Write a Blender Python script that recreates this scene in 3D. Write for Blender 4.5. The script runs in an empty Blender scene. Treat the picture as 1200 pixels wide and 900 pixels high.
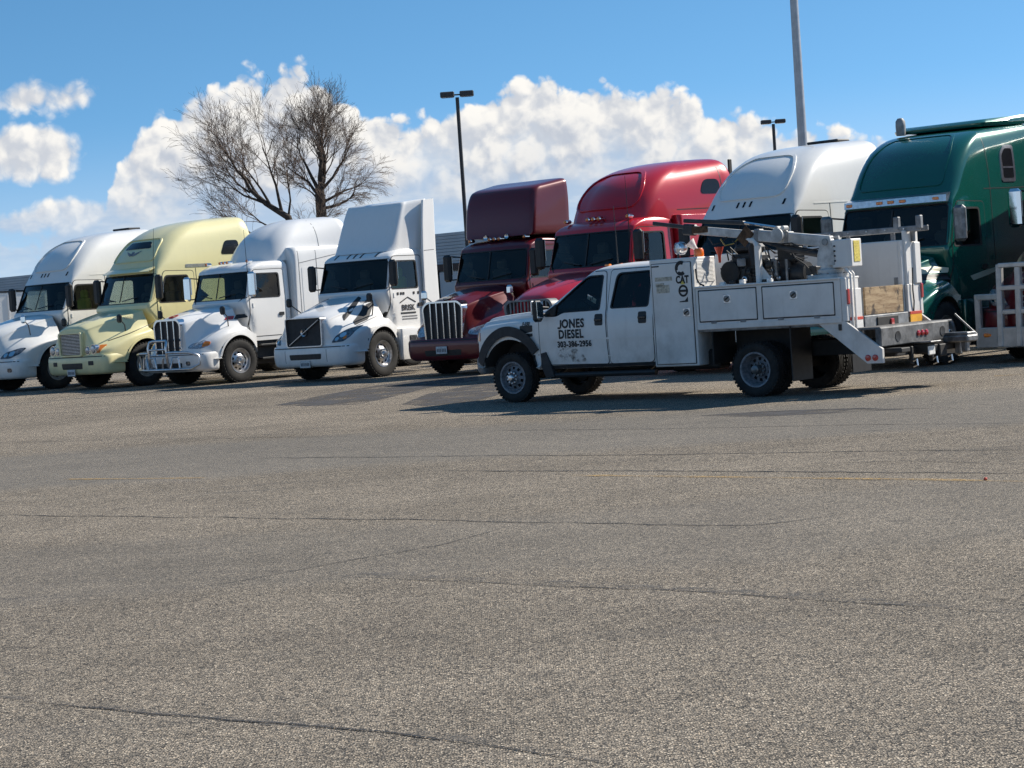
import bpy, bmesh, math, random
from mathutils import Vector, Matrix, Euler
from mathutils.bvhtree import BVHTree
R = math.radians
random.seed(7)
scene = bpy.context.scene
C = scene.collection

# ------------------------------------------------------------------ camera
FPX, H0, CAMH, ROLL = 2400.0, 347.2, 1.60, R(3.88)
cam_d = bpy.data.cameras.new('camera'); cam = bpy.data.objects.new('camera', cam_d); C.objects.link(cam)
cam_d.sensor_width = 36.0; cam_d.lens = FPX / 1200 * 36; cam_d.clip_start = 0.1; cam_d.clip_end = 6000
PITCH = math.atan((450 - H0) / FPX)
cam.matrix_world = Matrix.Translation((0, 0, CAMH)) @ Matrix.Rotation(math.pi / 2 - PITCH, 4, 'X') @ Matrix.Rotation(-ROLL, 4, 'Z')
scene.camera = cam

# ------------------------------------------------------------------ sun and sky
SUN = Vector((0.925, 0.38, 0.0)).normalized(); SUN_EL = R(38.5)
SUN = Vector((SUN.x * math.cos(SUN_EL), SUN.y * math.cos(SUN_EL), math.sin(SUN_EL)))
sd = bpy.data.lights.new('sun', 'SUN'); sd.energy = 5.0; sd.angle = R(0.53); sd.color = (1.0, 0.93, 0.82)
so = bpy.data.objects.new('sun', sd); C.objects.link(so); so.location = SUN * 60
so.rotation_euler = (-SUN).to_track_quat('-Z', 'Y').to_euler()

world = bpy.data.worlds.new('World'); scene.world = world; world.use_nodes = True
WN, WL = world.node_tree.nodes, world.node_tree.links
WN.clear()

def nd(nodes, typ, **kw):
    n = nodes.new(typ)
    for k, v in kw.items():
        setattr(n, k, v)
    return n

class NG:
    """small helper to write node maths"""
    def __init__(s, tree): s.t = tree; s.n = tree.nodes; s.l = tree.links
    def put(s, sock, v):
        if isinstance(v, (int, float)): sock.default_value = v
        elif isinstance(v, (tuple, list)): sock.default_value = v
        else: s.l.new(v, sock)
    def m(s, op, a, b=None, c=None, clamp=False):
        n = s.n.new('ShaderNodeMath'); n.operation = op; n.use_clamp = clamp
        s.put(n.inputs[0], a)
        if b is not None: s.put(n.inputs[1], b)
        if c is not None: s.put(n.inputs[2], c)
        return n.outputs[0]
    def vm(s, op, a, b=None):
        n = s.n.new('ShaderNodeVectorMath'); n.operation = op
        s.put(n.inputs[0], a)
        if b is not None: s.put(n.inputs[1], b)
        return n.outputs[0]
    def mix(s, f, a, b):
        n = s.n.new('ShaderNodeMix'); n.data_type = 'RGBA'
        s.put(n.inputs[0], f); s.put(n.inputs[6], a); s.put(n.inputs[7], b)
        return n.outputs[2]
    def ss(s, v, lo, hi, a=0.0, b=1.0, smooth=True):
        n = s.n.new('ShaderNodeMapRange'); n.interpolation_type = 'SMOOTHSTEP' if smooth else 'LINEAR'
        s.put(n.inputs[0], v); s.put(n.inputs[1], lo); s.put(n.inputs[2], hi); s.put(n.inputs[3], a); s.put(n.inputs[4], b)
        return n.outputs[0]
    def comb(s, x, y, z):
        n = s.n.new('ShaderNodeCombineXYZ')
        s.put(n.inputs[0], x); s.put(n.inputs[1], y); s.put(n.inputs[2], z)
        return n.outputs[0]
    def noise(s, vec, scale, detail=4, rough=.55, dist=0.0):
        n = s.n.new('ShaderNodeTexNoise'); n.inputs['Scale'].default_value = scale
        n.inputs['Detail'].default_value = detail; n.inputs['Roughness'].default_value = rough
        n.inputs['Distortion'].default_value = dist
        if vec is not None: s.l.new(vec, n.inputs['Vector'])
        return n.outputs[0]
    def vor(s, vec, scale, feat='F1', out=0, rnd=1.0, smooth=None):
        n = s.n.new('ShaderNodeTexVoronoi'); n.feature = feat; n.inputs['Scale'].default_value = scale
        n.inputs['Randomness'].default_value = rnd
        if smooth is not None: n.inputs['Smoothness'].default_value = smooth
        if vec is not None: s.l.new(vec, n.inputs['Vector'])
        return n.outputs[out]

def px2ang(x, y):
    xp = x + .0678 * (450 - y); yp = y + .0678 * (x - 600)
    return (xp - 600) / FPX, (H0 - yp) / FPX

g = NG(world.node_tree)
tc = WN.new('ShaderNodeTexCoord')
sep = WN.new('ShaderNodeSeparateXYZ'); WL.new(tc.outputs['Generated'], sep.inputs[0])
dx, dy, dz = sep.outputs
# clear sky, looked up a little higher than the true elevation (dry high-plains air is deep blue near the horizon)
zz = g.m('ADD', g.m('MULTIPLY', dz, 1.7), 0.12)
skyvec = g.vm('NORMALIZE', g.comb(dx, dy, g.m('MAXIMUM', zz, -0.2)))
sky = WN.new('ShaderNodeTexSky'); sky.sky_type = 'NISHITA'; sky.sun_disc = False
sky.sun_elevation = SUN_EL; sky.sun_rotation = math.atan2(SUN.x, SUN.y)
sky.altitude = 1600; sky.air_density = 1.0; sky.dust_density = 0.5; sky.ozone_density = 1.2
WL.new(skyvec, sky.inputs['Vector'])
hsv = WN.new('ShaderNodeHueSaturation'); hsv.inputs['Hue'].default_value = .489; hsv.inputs['Saturation'].default_value = 1.24; hsv.inputs['Value'].default_value = 1.42
WL.new(sky.outputs[0], hsv.inputs['Color']); SKYC = hsv.outputs[0]
az = g.m('ARCTAN2', dx, dy); el = g.m('ARCSINE', dz)
# cumulus bank: the top edge follows a curve over the azimuth in view and repeats, mirrored, round the horizon
top_px = [(-120, 300), (110, 262), (135, 220), (150, 178), (178, 150), (215, 122), (250, 118), (268, 112), (285, 92), (322, 80), (360, 88), (392, 110),
          (436, 130), (482, 146), (500, 132), (545, 122), (590, 112), (622, 94), (662, 98), (715, 96), (742, 116), (772, 110),
          (806, 118), (850, 134), (900, 150), (955, 158), (1000, 160), (1030, 168), (1080, 196), (1180, 212)]
A0, A1 = -.29, .29
aw = g.m('PINGPONG', g.m('ADD', az, -A0), A1 - A0)
fc = WN.new('ShaderNodeFloatCurve'); cur = fc.mapping.curves[0]
pts = [px2ang(*p) for p in top_px]
pts = [((a - A0) / (A1 - A0), e / .16) for a, e in pts]
pts = [(min(max(a, 0), 1), e) for a, e in pts]
while len(cur.points) < len(pts): cur.points.new(0.5, 0.5)
for p, (a, e) in zip(cur.points, pts): p.location = (a, e); p.handle_type = 'AUTO'
fc.mapping.update()
WL.new(g.m('DIVIDE', aw, A1 - A0), fc.inputs[1])
topc = g.m('MULTIPLY', fc.outputs[0], .16)

def tex2(typ, vec, scale, **kw):
    n = WN.new(typ)
    if typ == 'ShaderNodeTexVoronoi': n.voronoi_dimensions = '2D'
    else: n.noise_dimensions = '2D'
    n.inputs['Scale'].default_value = scale
    for k, v in kw.items(): n.inputs[k].default_value = v
    WL.new(vec, n.inputs['Vector'])
    return n

def cloudfield(ox, oy):
    """density of the cloud field at (az+ox, el+oy): >0 inside"""
    u = g.m('ADD', az, ox); v = g.m('ADD', el, oy)
    P = g.comb(u, v, 0.0)
    warp = tex2('ShaderNodeTexNoise', P, 85, Detail=2.0)
    Q = g.vm('ADD', P, g.vm('MULTIPLY', g.vm('SUBTRACT', warp.outputs['Color'], (.5, .5, .5)), (.007, .007, .0)))
    f = None
    for sc, off, amp in ((38, .50, .034), (92, .47, .017), (230, .45, .0065)):
        b = tex2('ShaderNodeTexVoronoi', Q, sc).outputs['Distance']
        t = g.m('MULTIPLY', g.m('SUBTRACT', off, g.m('POWER', b, 1.35)), amp)
        f = t if f is None else g.m('ADD', f, t)
    n = tex2('ShaderNodeTexNoise', Q, 190, Detail=5.0, Roughness=.60).outputs[0]
    fl = g.m('ADD', f, g.m('MULTIPLY', g.m('SUBTRACT', n, .5), .012))
    f = g.m('ADD', f, g.m('MULTIPLY', g.m('SUBTRACT', n, .5), .010))
    d = g.m('ADD', g.m('SUBTRACT', topc, v), g.m('MULTIPLY', g.m('ADD', f, -.012), .52))
    for (x, y, rx, ry) in ((52, 126, 66, 18), (-20, 128, 60, 16), (40, 190, 66, 36), (-30, 192, 60, 40), (100, 256, 60, 20), (20, 266, 60, 16)):   # loose clouds beside the bank
        a0, e0 = px2ang(x, y)
        q = g.m('SQRT', g.m('ADD', g.m('POWER', g.m('DIVIDE', g.m('SUBTRACT', g.m('ADD', aw, A0 + ox), a0), rx / FPX), 2.0),
                             g.m('POWER', g.m('DIVIDE', g.m('SUBTRACT', v, e0), ry / FPX), 2.0)))
        d = g.m('MAXIMUM', d, g.m('ADD', g.m('MULTIPLY', g.m('SUBTRACT', 1.0, q), ry / FPX), g.m('MULTIPLY', g.m('ADD', f, -.010), .26)))
    return d, fl
D0, F0 = cloudfield(0, 0)
D1, F1 = cloudfield(.0036, .0052)
alpha = g.ss(D0, -.0012, .0040)
relief = g.m('SUBTRACT', F0, F1)                               # >0 on the sides turned to the sun (right, above)
lit = g.ss(relief, -.0135, .0125)
edge = g.ss(D0, .0, .05, 1.0, 0.0)                             # thin tops are brighter than the thick body
base = g.ss(g.m('ADD', el, g.m('MULTIPLY', F0, .9)), .050, .086)  # flat shaded undersides
lit2 = g.m('ADD', g.m('MULTIPLY', lit, .70), g.m('MULTIPLY', edge, .30), clamp=True)
shade = g.mix(lit2, (3.9, 4.4, 5.3, 1), (8.6, 8.35, 7.9, 1))
under_n = g.noise(g.comb(g.m('MULTIPLY', az, 26), g.m('MULTIPLY', el, 75), 0.0), 1.0, 4, .6)
under = g.mix(g.ss(under_n, .40, .72), (3.9, 5.0, 6.5, 1), (5.9, 6.4, 7.0, 1))
ccol = g.mix(base, under, shade)
# pale band of humid air low over the horizon
hz = g.ss(el, .0, .10, 1.0, 0.0)
clear = g.mix(g.m('MULTIPLY', hz, .60), SKYC, (5.6, 6.4, 7.3, 1))
calpha = g.m('MULTIPLY', alpha, g.ss(el, .012, .055, .25, 1.0))
final = g.mix(calpha, clear, ccol)
SKY_S = 0.088
bg = WN.new('ShaderNodeBackground'); bg.inputs['Strength'].default_value = SKY_S
WL.new(final, bg.inputs['Color'])
bg2 = WN.new('ShaderNodeBackground'); bg2.inputs['Strength'].default_value = SKY_S   # above the clouds: clear sky alone
WL.new(SKYC, bg2.inputs['Color'])
msk = g.m('LESS_THAN', g.m('ABSOLUTE', g.m('ADD', dz, -.09)), .10)
ms = WN.new('ShaderNodeMixShader'); WL.new(msk, ms.inputs[0]); WL.new(bg2.outputs[0], ms.inputs[1]); WL.new(bg.outputs[0], ms.inputs[2])
wo = WN.new('ShaderNodeOutputWorld'); WL.new(ms.outputs[0], wo.inputs['Surface'])
world.cycles.sampling_method = 'MANUAL'; world.cycles.sample_map_resolution = 1024

scene.view_settings.view_transform = 'Standard'; scene.view_settings.look = 'None'
scene.view_settings.exposure = 0.42; scene.view_settings.gamma = 1.0; scene.view_settings.use_curve_mapping = False
scene.cycles.use_denoising = True; scene.cycles.denoiser = 'OPENIMAGEDENOISE'; scene.cycles.denoising_input_passes = 'RGB_ALBEDO_NORMAL'; scene.cycles.denoising_prefilter = 'NONE'
scene.cycles.max_bounces = 8; scene.cycles.transparent_max_bounces = 16
scene.cycles.sample_clamp_indirect = 4.0

# ------------------------------------------------------------------ materials
def mat(name):
    m = bpy.data.materials.new(name); m.use_nodes = True
    n = m.node_tree.nodes; b = n['Principled BSDF']
    return m, NG(m.node_tree), b

def simple(name, col, rough=.5, metal=0.0, spec=.5, coat=0.0, var=0.0, vscale=6.0, bump=0.0, bscale=60.0):
    m, q, b = mat(name)
    c = (*col, 1)
    b.inputs['Roughness'].default_value = rough; b.inputs['Metallic'].default_value = metal
    b.inputs['Specular IOR Level'].default_value = spec; b.inputs['Coat Weight'].default_value = coat
    if var > 0 or bump > 0:
        t = q.n.new('ShaderNodeTexCoord').outputs['Object']
    if var > 0:
        n = q.noise(t, vscale, 5, .6)
        lo = tuple(x * (1 - var) for x in col) + (1,); hi = tuple(min(1, x * (1 + var)) for x in col) + (1,)
        q.l.new(q.mix(q.ss(n, .3, .7), lo, hi), b.inputs['Base Color'])
    else:
        b.inputs['Base Color'].default_value = c
    if bump > 0:
        n2 = q.noise(t, bscale, 4, .6)
        bn = q.n.new('ShaderNodeBump'); bn.inputs['Strength'].default_value = bump; bn.inputs['Distance'].default_value = .01
        q.l.new(n2, bn.inputs['Height']); q.l.new(bn.outputs[0], b.inputs['Normal'])
    return m

def paint(name, col, metal=0.0, rough=.32, coat=.6, dirt=.35, dirtcol=(.16, .13, .10), dz0=.4, dz1=1.5, dent=.10):
    """clear-coated body paint with road film: more of it low on the flanks, in blotches and streaks"""
    m, q, b = mat(name)
    t = q.n.new('ShaderNodeTexCoord').outputs['Object']
    sp = q.n.new('ShaderNodeSeparateXYZ'); q.l.new(t, sp.inputs[0])
    n1 = q.noise(t, 2.2, 6, .65)
    st = q.noise(q.vm('MULTIPLY', t, (9, 9, .7)), 1.0, 4, .6)
    low = q.ss(sp.outputs[2], dz0, dz1, 1.0, .12)
    f = q.m('MULTIPLY', q.m('MULTIPLY', q.ss(n1, .32, .75), low), dirt)
    f2 = q.m('MULTIPLY', q.ss(st, .50, .8), dirt * .22)
    f = q.m('ADD', f, f2, clamp=True)
    q.l.new(q.mix(f, (*col, 1), (*dirtcol, 1)), b.inputs['Base Color'])
    q.l.new(q.ss(f, 0, .5, rough, .75, smooth=False), b.inputs['Roughness'])
    b.inputs['Metallic'].default_value = metal
    b.inputs['Coat Weight'].default_value = coat; b.inputs['Coat Roughness'].default_value = .06
    n3 = q.noise(t, 1.6, 2, .5)
    bn = q.n.new('ShaderNodeBump'); bn.inputs['Strength'].default_value = dent; bn.inputs['Distance'].default_value = .03
    q.l.new(n3, bn.inputs['Height']); q.l.new(bn.outputs[0], b.inputs['Normal'])
    return m

def glassm(name, tint=(.30, .36, .34), refl=.9):
    m, q, b = mat(name)
    q.n.remove(b)
    tr = q.n.new('ShaderNodeBsdfTransparent'); tr.inputs[0].default_value = (*tint, 1)
    gl = q.n.new('ShaderNodeBsdfGlossy'); gl.inputs['Roughness'].default_value = .02; gl.inputs[0].default_value = (refl, refl, refl, 1)
    fr = q.n.new('ShaderNodeFresnel'); fr.inputs[0].default_value = 1.5
    mx = q.n.new('ShaderNodeMixShader'); q.l.new(fr.outputs[0], mx.inputs[0]); q.l.new(tr.outputs[0], mx.inputs[1]); q.l.new(gl.outputs[0], mx.inputs[2])
    q.l.new(mx.outputs[0], q.n['Material Output'].inputs[0])
    return m

M = {}
M['white'] = paint('white_paint', (.80, .79, .76), dirt=.28)
M['white2'] = paint('white_paint_clean', (.82, .81, .79), dirt=.24)
M['yellow'] = paint('pale_yellow_paint', (.80, .73, .40), dirt=.26)
M['maroon'] = paint('maroon_paint', (.115, .003, .009), metal=.15, rough=.35, coat=.6, dirt=.08, dirtcol=(.08, .03, .03))
M['red'] = paint('red_paint', (.50, .008, .020), metal=.1, rough=.32, coat=.8, dirt=.08, dirtcol=(.2, .04, .04))
M['green'] = paint('dark_green_paint', (.003, .105, .080), metal=.25, rough=.22, coat=1.0, dirt=.10, dirtcol=(.05, .06, .05))
M['util_white'] = paint('work_truck_white', (.76, .74, .71), rough=.42, coat=.3, dirt=.46, dirtcol=(.17, .14, .105), dz0=.50, dz1=1.25, dent=.22)
M['body_white'] = paint('service_body_white', (.74, .72, .69), rough=.5, coat=.1, dirt=.40, dirtcol=(.17, .14, .11), dz0=.4, dz1=2.4, dent=.25)
M['dark'] = simple('dark_interior', (.035, .034, .034), .85)
M['seat'] = simple('seat_cloth', (.11, .105, .10), .9)
M['hivis'] = simple('seat_green', (.30, .42, .05), .9)
M['black'] = simple('black_plastic', (.014, .014, .015), .5, var=.3, vscale=12)
M['blackg'] = simple('black_gloss', (.010, .010, .011), .2)
M['flare'] = simple('grey_black_plastic', (.022, .023, .026), .65, var=.3, vscale=9)
M['rubber'] = simple('tyre_rubber', (.018, .017, .016), .85, var=.5, vscale=7, bump=.3, bscale=90)
M['steel'] = simple('bare_steel', (.20, .20, .20), .45, .7, var=.4, vscale=8, bump=.15)
M['frame'] = simple('frame_black', (.016, .015, .014), .7, var=.4, vscale=5)
M['alu'] = simple('polished_aluminium', (.62, .62, .63), .28, 1.0, var=.15, vscale=14)
M['chrome'] = simple('chrome', (.75, .76, .78), .09, 1.0)
M['wheelgrey'] = simple('wheel_grey', (.19, .20, .22), .5, .15, var=.35, vscale=20)
M['wheelwhite'] = simple('wheel_white', (.30, .30, .29), .5, .1, var=.35, vscale=16)
M['glass'] = glassm('tinted_glass', (.58, .66, .63))
M['glassd'] = glassm('dark_glass', (.055, .06, .065))
M['lens'] = simple('clear_lamp_lens', (.42, .44, .47), .08, .35, coat=1.0, var=.5, vscale=22)
M['lensd'] = simple('smoked_lamp_lens', (.10, .11, .125), .08, .3, coat=1.0, var=.7, vscale=16)
M['amber'] = simple('amber_lens', (.75, .20, .01), .15, coat=.8)
M['orange'] = simple('orange_beacon', (.85, .17, .01), .25, coat=.8)
M['redlens'] = simple('red_lens', (.42, .012, .012), .15, coat=.8)
M['grille'] = simple('grille_mesh_dark', (.03, .03, .032), .5, .3)
M['letter'] = simple('black_lettering', (.012, .012, .014), .6)
M['greylet'] = simple('grey_lettering', (.16, .16, .17), .6)
M['cream'] = simple('cream_stripe', (.62, .58, .42), .35)
M['sticker'] = simple('faded_sticker', (.46, .42, .34), .7, var=.35, vscale=30)
M['stickery'] = simple('yellow_sticker', (.62, .50, .10), .6, var=.3, vscale=30)
M['reflw'] = simple('white_reflector', (.72, .70, .66), .5, var=.2, vscale=20)
M['reflr'] = simple('red_reflector', (.55, .06, .03), .4)
M['refly'] = simple('amber_reflector', (.78, .38, .02), .45, var=.15)
M['plate'] = simple('licence_plate', (.55, .57, .58), .5, var=.25, vscale=40)
M['cranegrey'] = simple('crane_grey_paint', (.50, .49, .47), .5, var=.3, vscale=5, bump=.1)
M['cranedark'] = simple('crane_dark', (.03, .03, .032), .5, var=.4)
M['brass'] = simple('brass_fitting', (.55, .36, .10), .35, .9)
M['hose'] = simple('black_hose', (.012, .012, .012), .55)
M['rust'] = simple('rusty_steel', (.10, .055, .03), .85, .2, var=.5, vscale=14, bump=.3)
M['greysteel'] = simple('painted_grey_steel', (.22, .225, .23), .55, .2, var=.35, vscale=6, bump=.12)

# ------------------------------------------------------------------ mesh helpers
class MB:
    def __init__(s): s.v = []; s.f = []; s.mi = []; s.cur = 0
    def add(s, verts, faces):
        o = len(s.v); s.v += [tuple(p) for p in verts]
        for f in faces: s.f.append(tuple(i + o for i in f)); s.mi.append(s.cur)
        return o
    def xf(s, mtx, o=0):
        s.v[o:] = [tuple(mtx @ Vector(p)) for p in s.v[o:]]; return s
    def box(s, c, d, b=0.0, rot=None):
        """box centred at c, dims d, chamfer b, optional Euler rotation"""
        hx, hy, hz = d[0] / 2, d[1] / 2, d[2] / 2
        b = min(b, hx * .9, hy * .9, hz * .9)
        if b <= 0:
            vs = [(x, y, z) for x in (-hx, hx) for y in (-hy, hy) for z in (-hz, hz)]
            fs = [(0, 1, 3, 2), (4, 6, 7, 5), (0, 4, 5, 1), (2, 3, 7, 6), (0, 2, 6, 4), (1, 5, 7, 3)]
        else:
            vs = []; idx = {}
            for sx in (-1, 1):
                for sy in (-1, 1):
                    for sz in (-1, 1):
                        for k in range(3):
                            p = [sx * (hx - b), sy * (hy - b), sz * (hz - b)]
                            p[k] = (sx, sy, sz)[k] * (hx, hy, hz)[k]
                            idx[(sx, sy, sz, k)] = len(vs); vs.append(tuple(p))
            fs = []
            for k in range(3):
                a, c2 = [(1, 2), (2, 0), (0, 1)][k]
                for sg in (-1, 1):
                    q = []
                    for (u, w) in ((-1, -1), (1, -1), (1, 1), (-1, 1)):
                        t = [0, 0, 0]; t[k] = sg; t[a] = u; t[c2] = w; q.append(idx[(*t, k)])
                    fs.append(tuple(q if sg > 0 else q[::-1]))
            for k in range(3):
                a, c2 = [(1, 2), (2, 0), (0, 1)][k]
                for u in (-1, 1):
                    for w in (-1, 1):
                        t1 = [0, 0, 0]; t1[k] = -1; t1[a] = u; t1[c2] = w
                        t2 = list(t1); t2[k] = 1
                        q = [idx[(*t1, a)], idx[(*t2, a)], idx[(*t2, c2)], idx[(*t1, c2)]]
                        fs.append(tuple(q if u * w < 0 else q[::-1]))
            for sx in (-1, 1):
                for sy in (-1, 1):
                    for sz in (-1, 1):
                        q = [idx[(sx, sy, sz, k)] for k in range(3)]
                        fs.append(tuple(q if sx * sy * sz > 0 else q[::-1]))
        m = Matrix.Translation(c)
        if rot: m = m @ Euler(rot).to_matrix().to_4x4()
        s.add([m @ Vector(p) for p in vs], fs); return s
    def bar(s, p0, p1, w, h, b=0.0, up=(0, 0, 1)):
        p0, p1 = Vector(p0), Vector(p1); d = p1 - p0; L = d.length
        x = d.normalized(); u = Vector(up)
        if abs(x.dot(u)) > .98: u = Vector((0, 1, 0))
        y = u.cross(x).normalized(); z = x.cross(y)
        m = Matrix((x, y, z)).transposed().to_4x4(); m.translation = (p0 + p1) / 2
        t = MB().box((0, 0, 0), (L, w, h), b); t.xf(m); s.add(t.v, t.f); return s
    def tube(s, path, r, n=8, cap=True):
        path = [Vector(p) for p in path]; rs = r if isinstance(r, (list, tuple)) else [r] * len(path)
        rings = []; prev = None
        for i, p in enumerate(path):
            d = (path[min(i + 1, len(path) - 1)] - path[max(i - 1, 0)]).normalized()
            if prev is None:
                a = Vector((0, 0, 1)) if abs(d.z) < .9 else Vector((1, 0, 0))
                u = d.cross(a).normalized()
            else:
                u = (prev - d * prev.dot(d)).normalized()
            prev = u; w = d.cross(u)
            rings.append([p + (u * math.cos(2 * math.pi * k / n) + w * math.sin(2 * math.pi * k / n)) * rs[i] for k in range(n)])
        vs = [q for rg in rings for q in rg]; fs = []
        for i in range(len(path) - 1):
            for k in range(n):
                k2 = (k + 1) % n
                fs.append((i * n + k, i * n + k2, (i + 1) * n + k2, (i + 1) * n + k))
        if cap:
            fs.append(tuple(range(n))[::-1]); fs.append(tuple((len(path) - 1) * n + k for k in range(n)))
        s.add(vs, fs); return s
    def lathe(s, prof, n=24, axis='Y', c=(0, 0, 0), close=False):
        """prof: (radius, offset along axis)"""
        vs = []; fs = []
        for (r, a) in prof:
            for k in range(n):
                t = 2 * math.pi * k / n
                p = {'Y': (r * math.cos(t), a, r * math.sin(t)), 'Z': (r * math.cos(t), r * math.sin(t), a), 'X': (a, r * math.cos(t), r * math.sin(t))}[axis]
                vs.append((p[0] + c[0], p[1] + c[1], p[2] + c[2]))
        m = len(prof)
        for i in range(m if close else m - 1):
            j = (i + 1) % m
            for k in range(n):
                k2 = (k + 1) % n
                fs.append((i * n + k, j * n + k, j * n + k2, i * n + k2))
        s.add(vs, fs); return s
    def prism(s, poly, a0, a1, axis='Y'):
        """extrude a 2D polygon; axis Y: poly=(x,z); X: (y,z); Z: (x,y)"""
        n = len(poly); vs = []
        for a in (a0, a1):
            for (u, w) in poly:
                vs.append({'Y': (u, a, w), 'X': (a, u, w), 'Z': (u, w, a)}[axis])
        fs = [tuple(range(n)), tuple(range(n, 2 * n))[::-1]]
        for k in range(n):
            k2 = (k + 1) % n; fs.append((k, n + k, n + k2, k2))
        s.add(vs, fs); return s
    def loft(s, rings, cap=True):
        n = len(rings[0]); vs = [p for r in rings for p in r]; fs = []
        for i in range(len(rings) - 1):
            for k in range(n):
                k2 = (k + 1) % n
                fs.append((i * n + k, i * n + k2, (i + 1) * n + k2, (i + 1) * n + k))
        if cap:
            for i, rev in ((0, True), (len(rings) - 1, False)):
                c = Vector((0, 0, 0))
                for p in rings[i]: c += Vector(p)
                ci = len(vs); vs.append(tuple(c / n))
                for k in range(n):
                    k2 = (k + 1) % n; a, b = i * n + k, i * n + k2
                    fs.append((ci, b, a) if rev else (ci, a, b))
        s.add(vs, fs); return s
    def mesh(s, name, mats, smooth=35, fix=True):
        me = bpy.data.meshes.new(name); me.from_pydata(s.v, [], s.f)
        if not isinstance(mats, (list, tuple)): mats = [mats]
        for m in mats: me.materials.append(M[m] if isinstance(m, str) else m)
        if max(s.mi or [0]) > 0: me.polygons.foreach_set('material_index', s.mi)
        if fix:
            bm = bmesh.new(); bm.from_mesh(me)
            bmesh.ops.recalc_face_normals(bm, faces=bm.faces); bm.to_mesh(me); bm.free()
        if smooth:
            me.shade_smooth(); me.set_sharp_from_angle(angle=R(smooth))
        me.update(); return me
    def obj(s, name, mats, parent=None, smooth=35, fix=True):
        return link(name, s.mesh(name, mats, smooth, fix), parent)

def link(name, me, parent=None):
    o = bpy.data.objects.new(name, me); C.objects.link(o); o.parent = parent; return o

def empty(name, loc=(0, 0, 0), rz=0):
    o = bpy.data.objects.new(name, None); C.objects.link(o); o.location = loc; o.rotation_euler = (0, 0, rz); o.empty_display_size = .2
    return o

def tag(o, label=None, cat=None, group=None, kind=None):
    if label: o['label'] = label
    if cat: o['category'] = cat
    if group: o['group'] = group
    if kind: o['kind'] = kind
    return o

def catmull(rows, sub):
    """rows: list of equal-length number lists -> interpolated list"""
    out = []
    n = len(rows)
    for i in range(n - 1):
        p0, p1, p2, p3 = rows[max(i - 1, 0)], rows[i], rows[i + 1], rows[min(i + 2, n - 1)]
        for k in range(sub):
            t = k / sub
            out.append([.5 * (2 * b + (c - a) * t + (2 * a - 5 * b + 4 * c - d) * t * t + (3 * b - a - 3 * c + d) * t ** 3) for a, b, c, d in zip(p0, p1, p2, p3)])
    out.append(list(rows[-1])); return out

# level = (xf, zf, xb, zb, wf, wb, rf, rb, bulge)
def outline(L):
    xf, zf, xb, zb, wf, wb, rf, rb, bu = L
    rf = min(rf, wf * .95); rb = min(rb, wb * .95)
    h = []
    nf, nc, ns, nr, nb = 6, 6, 10, 4, 4
    for i in range(nf):
        y = (wf - rf) * i / (nf - 1); h.append((xf - bu * (y / wf) ** 2, y))
    xc = h[-1][0] - rf; yc = wf - rf
    for i in range(1, nc + 1):
        a = math.pi / 2 * i / nc; h.append((xc + rf * math.cos(a), yc + rf * math.sin(a)))
    x1, y1 = xb + rb, wb
    for i in range(1, ns + 1):
        t = i / ns; h.append((xc + (x1 - xc) * t, wf + (wb - wf) * t))
    for i in range(1, nr + 1):
        a = math.pi / 2 * i / nr; h.append((xb + rb - rb * math.sin(a), wb - rb + rb * math.cos(a)))
    yb = wb - rb
    for i in range(1, nb + 1):
        h.append((xb, yb * (1 - i / nb)))
    full = h + [(x, -y) for x, y in h[-2:0:-1]]
    d = max(xf - xb, .01)
    return [(x, y, zb + (zf - zb) * min(max((x - xb) / d, 0), 1)) for x, y in full]

def zbody(levels, sub=3):
    return [outline(L) for L in catmull([list(l) for l in levels], sub)]

def hoodloft(stations, sub=4, psub=3):
    """stations: (x, half profile [(y,z)...] from top centre to bottom centre)"""
    rows = [[x] + [c for p in pr for c in p] for x, pr in stations]
    rings = []
    for r in catmull(rows, sub):
        x = r[0]; pr = [[r[1 + 2 * i], r[2 + 2 * i]] for i in range((len(r) - 1) // 2)]
        h = catmull(pr, psub)
        h = [(max(y, 0), z) for y, z in h]
        rings.append([(x, y, z) for y, z in h] + [(x, -y, z) for y, z in h[-2:0:-1]])
    return rings

def bvh_of(mb): return BVHTree.FromPolygons([Vector(v) for v in mb.v], mb.f)

def _bool1(me, c, solver, selfi):
    o = bpy.data.objects.new('tmp', me); C.objects.link(o); co = bpy.data.objects.new('tmpc', c); C.objects.link(co)
    md = o.modifiers.new('b', 'BOOLEAN'); md.operation = 'DIFFERENCE'; md.solver = solver; md.object = co
    if solver == 'EXACT': md.material_mode = 'TRANSFER'; md.use_self = selfi
    dg = bpy.context.evaluated_depsgraph_get()
    res = bpy.data.meshes.new_from_object(o.evaluated_get(dg))
    bpy.data.objects.remove(o); bpy.data.objects.remove(co)
    return res

def _vol(me):
    bm = bmesh.new(); bm.from_mesh(me); v = bm.calc_volume(signed=False); bm.free(); return v

def boolean(me, cutters, selfi=False):
    """subtract closed meshes one after another, taking the first solver that gives a sane result"""
    for c in cutters:
        v0 = _vol(me)
        for solver, sf in ((('EXACT', True), ('FAST', False)) if selfi else (('EXACT', False), ('EXACT', True), ('FAST', False))):
            res = _bool1(me, c, solver, sf); v1 = _vol(res)
            if .35 * v0 < v1 < .9999 * v0: break
        me = res
    me.shade_smooth(); me.set_sharp_from_angle(angle=R(35))
    return me

def darken_arch(me, cx, cz, r, y0):
    """inner faces of the wheel openings take the second material"""
    for p in me.polygons:
        c = p.center
        if abs(c.y) > y0 - .02 and math.hypot(c.x - cx, c.z - cz) < r + .008: p.material_index = 1
    return me

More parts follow.
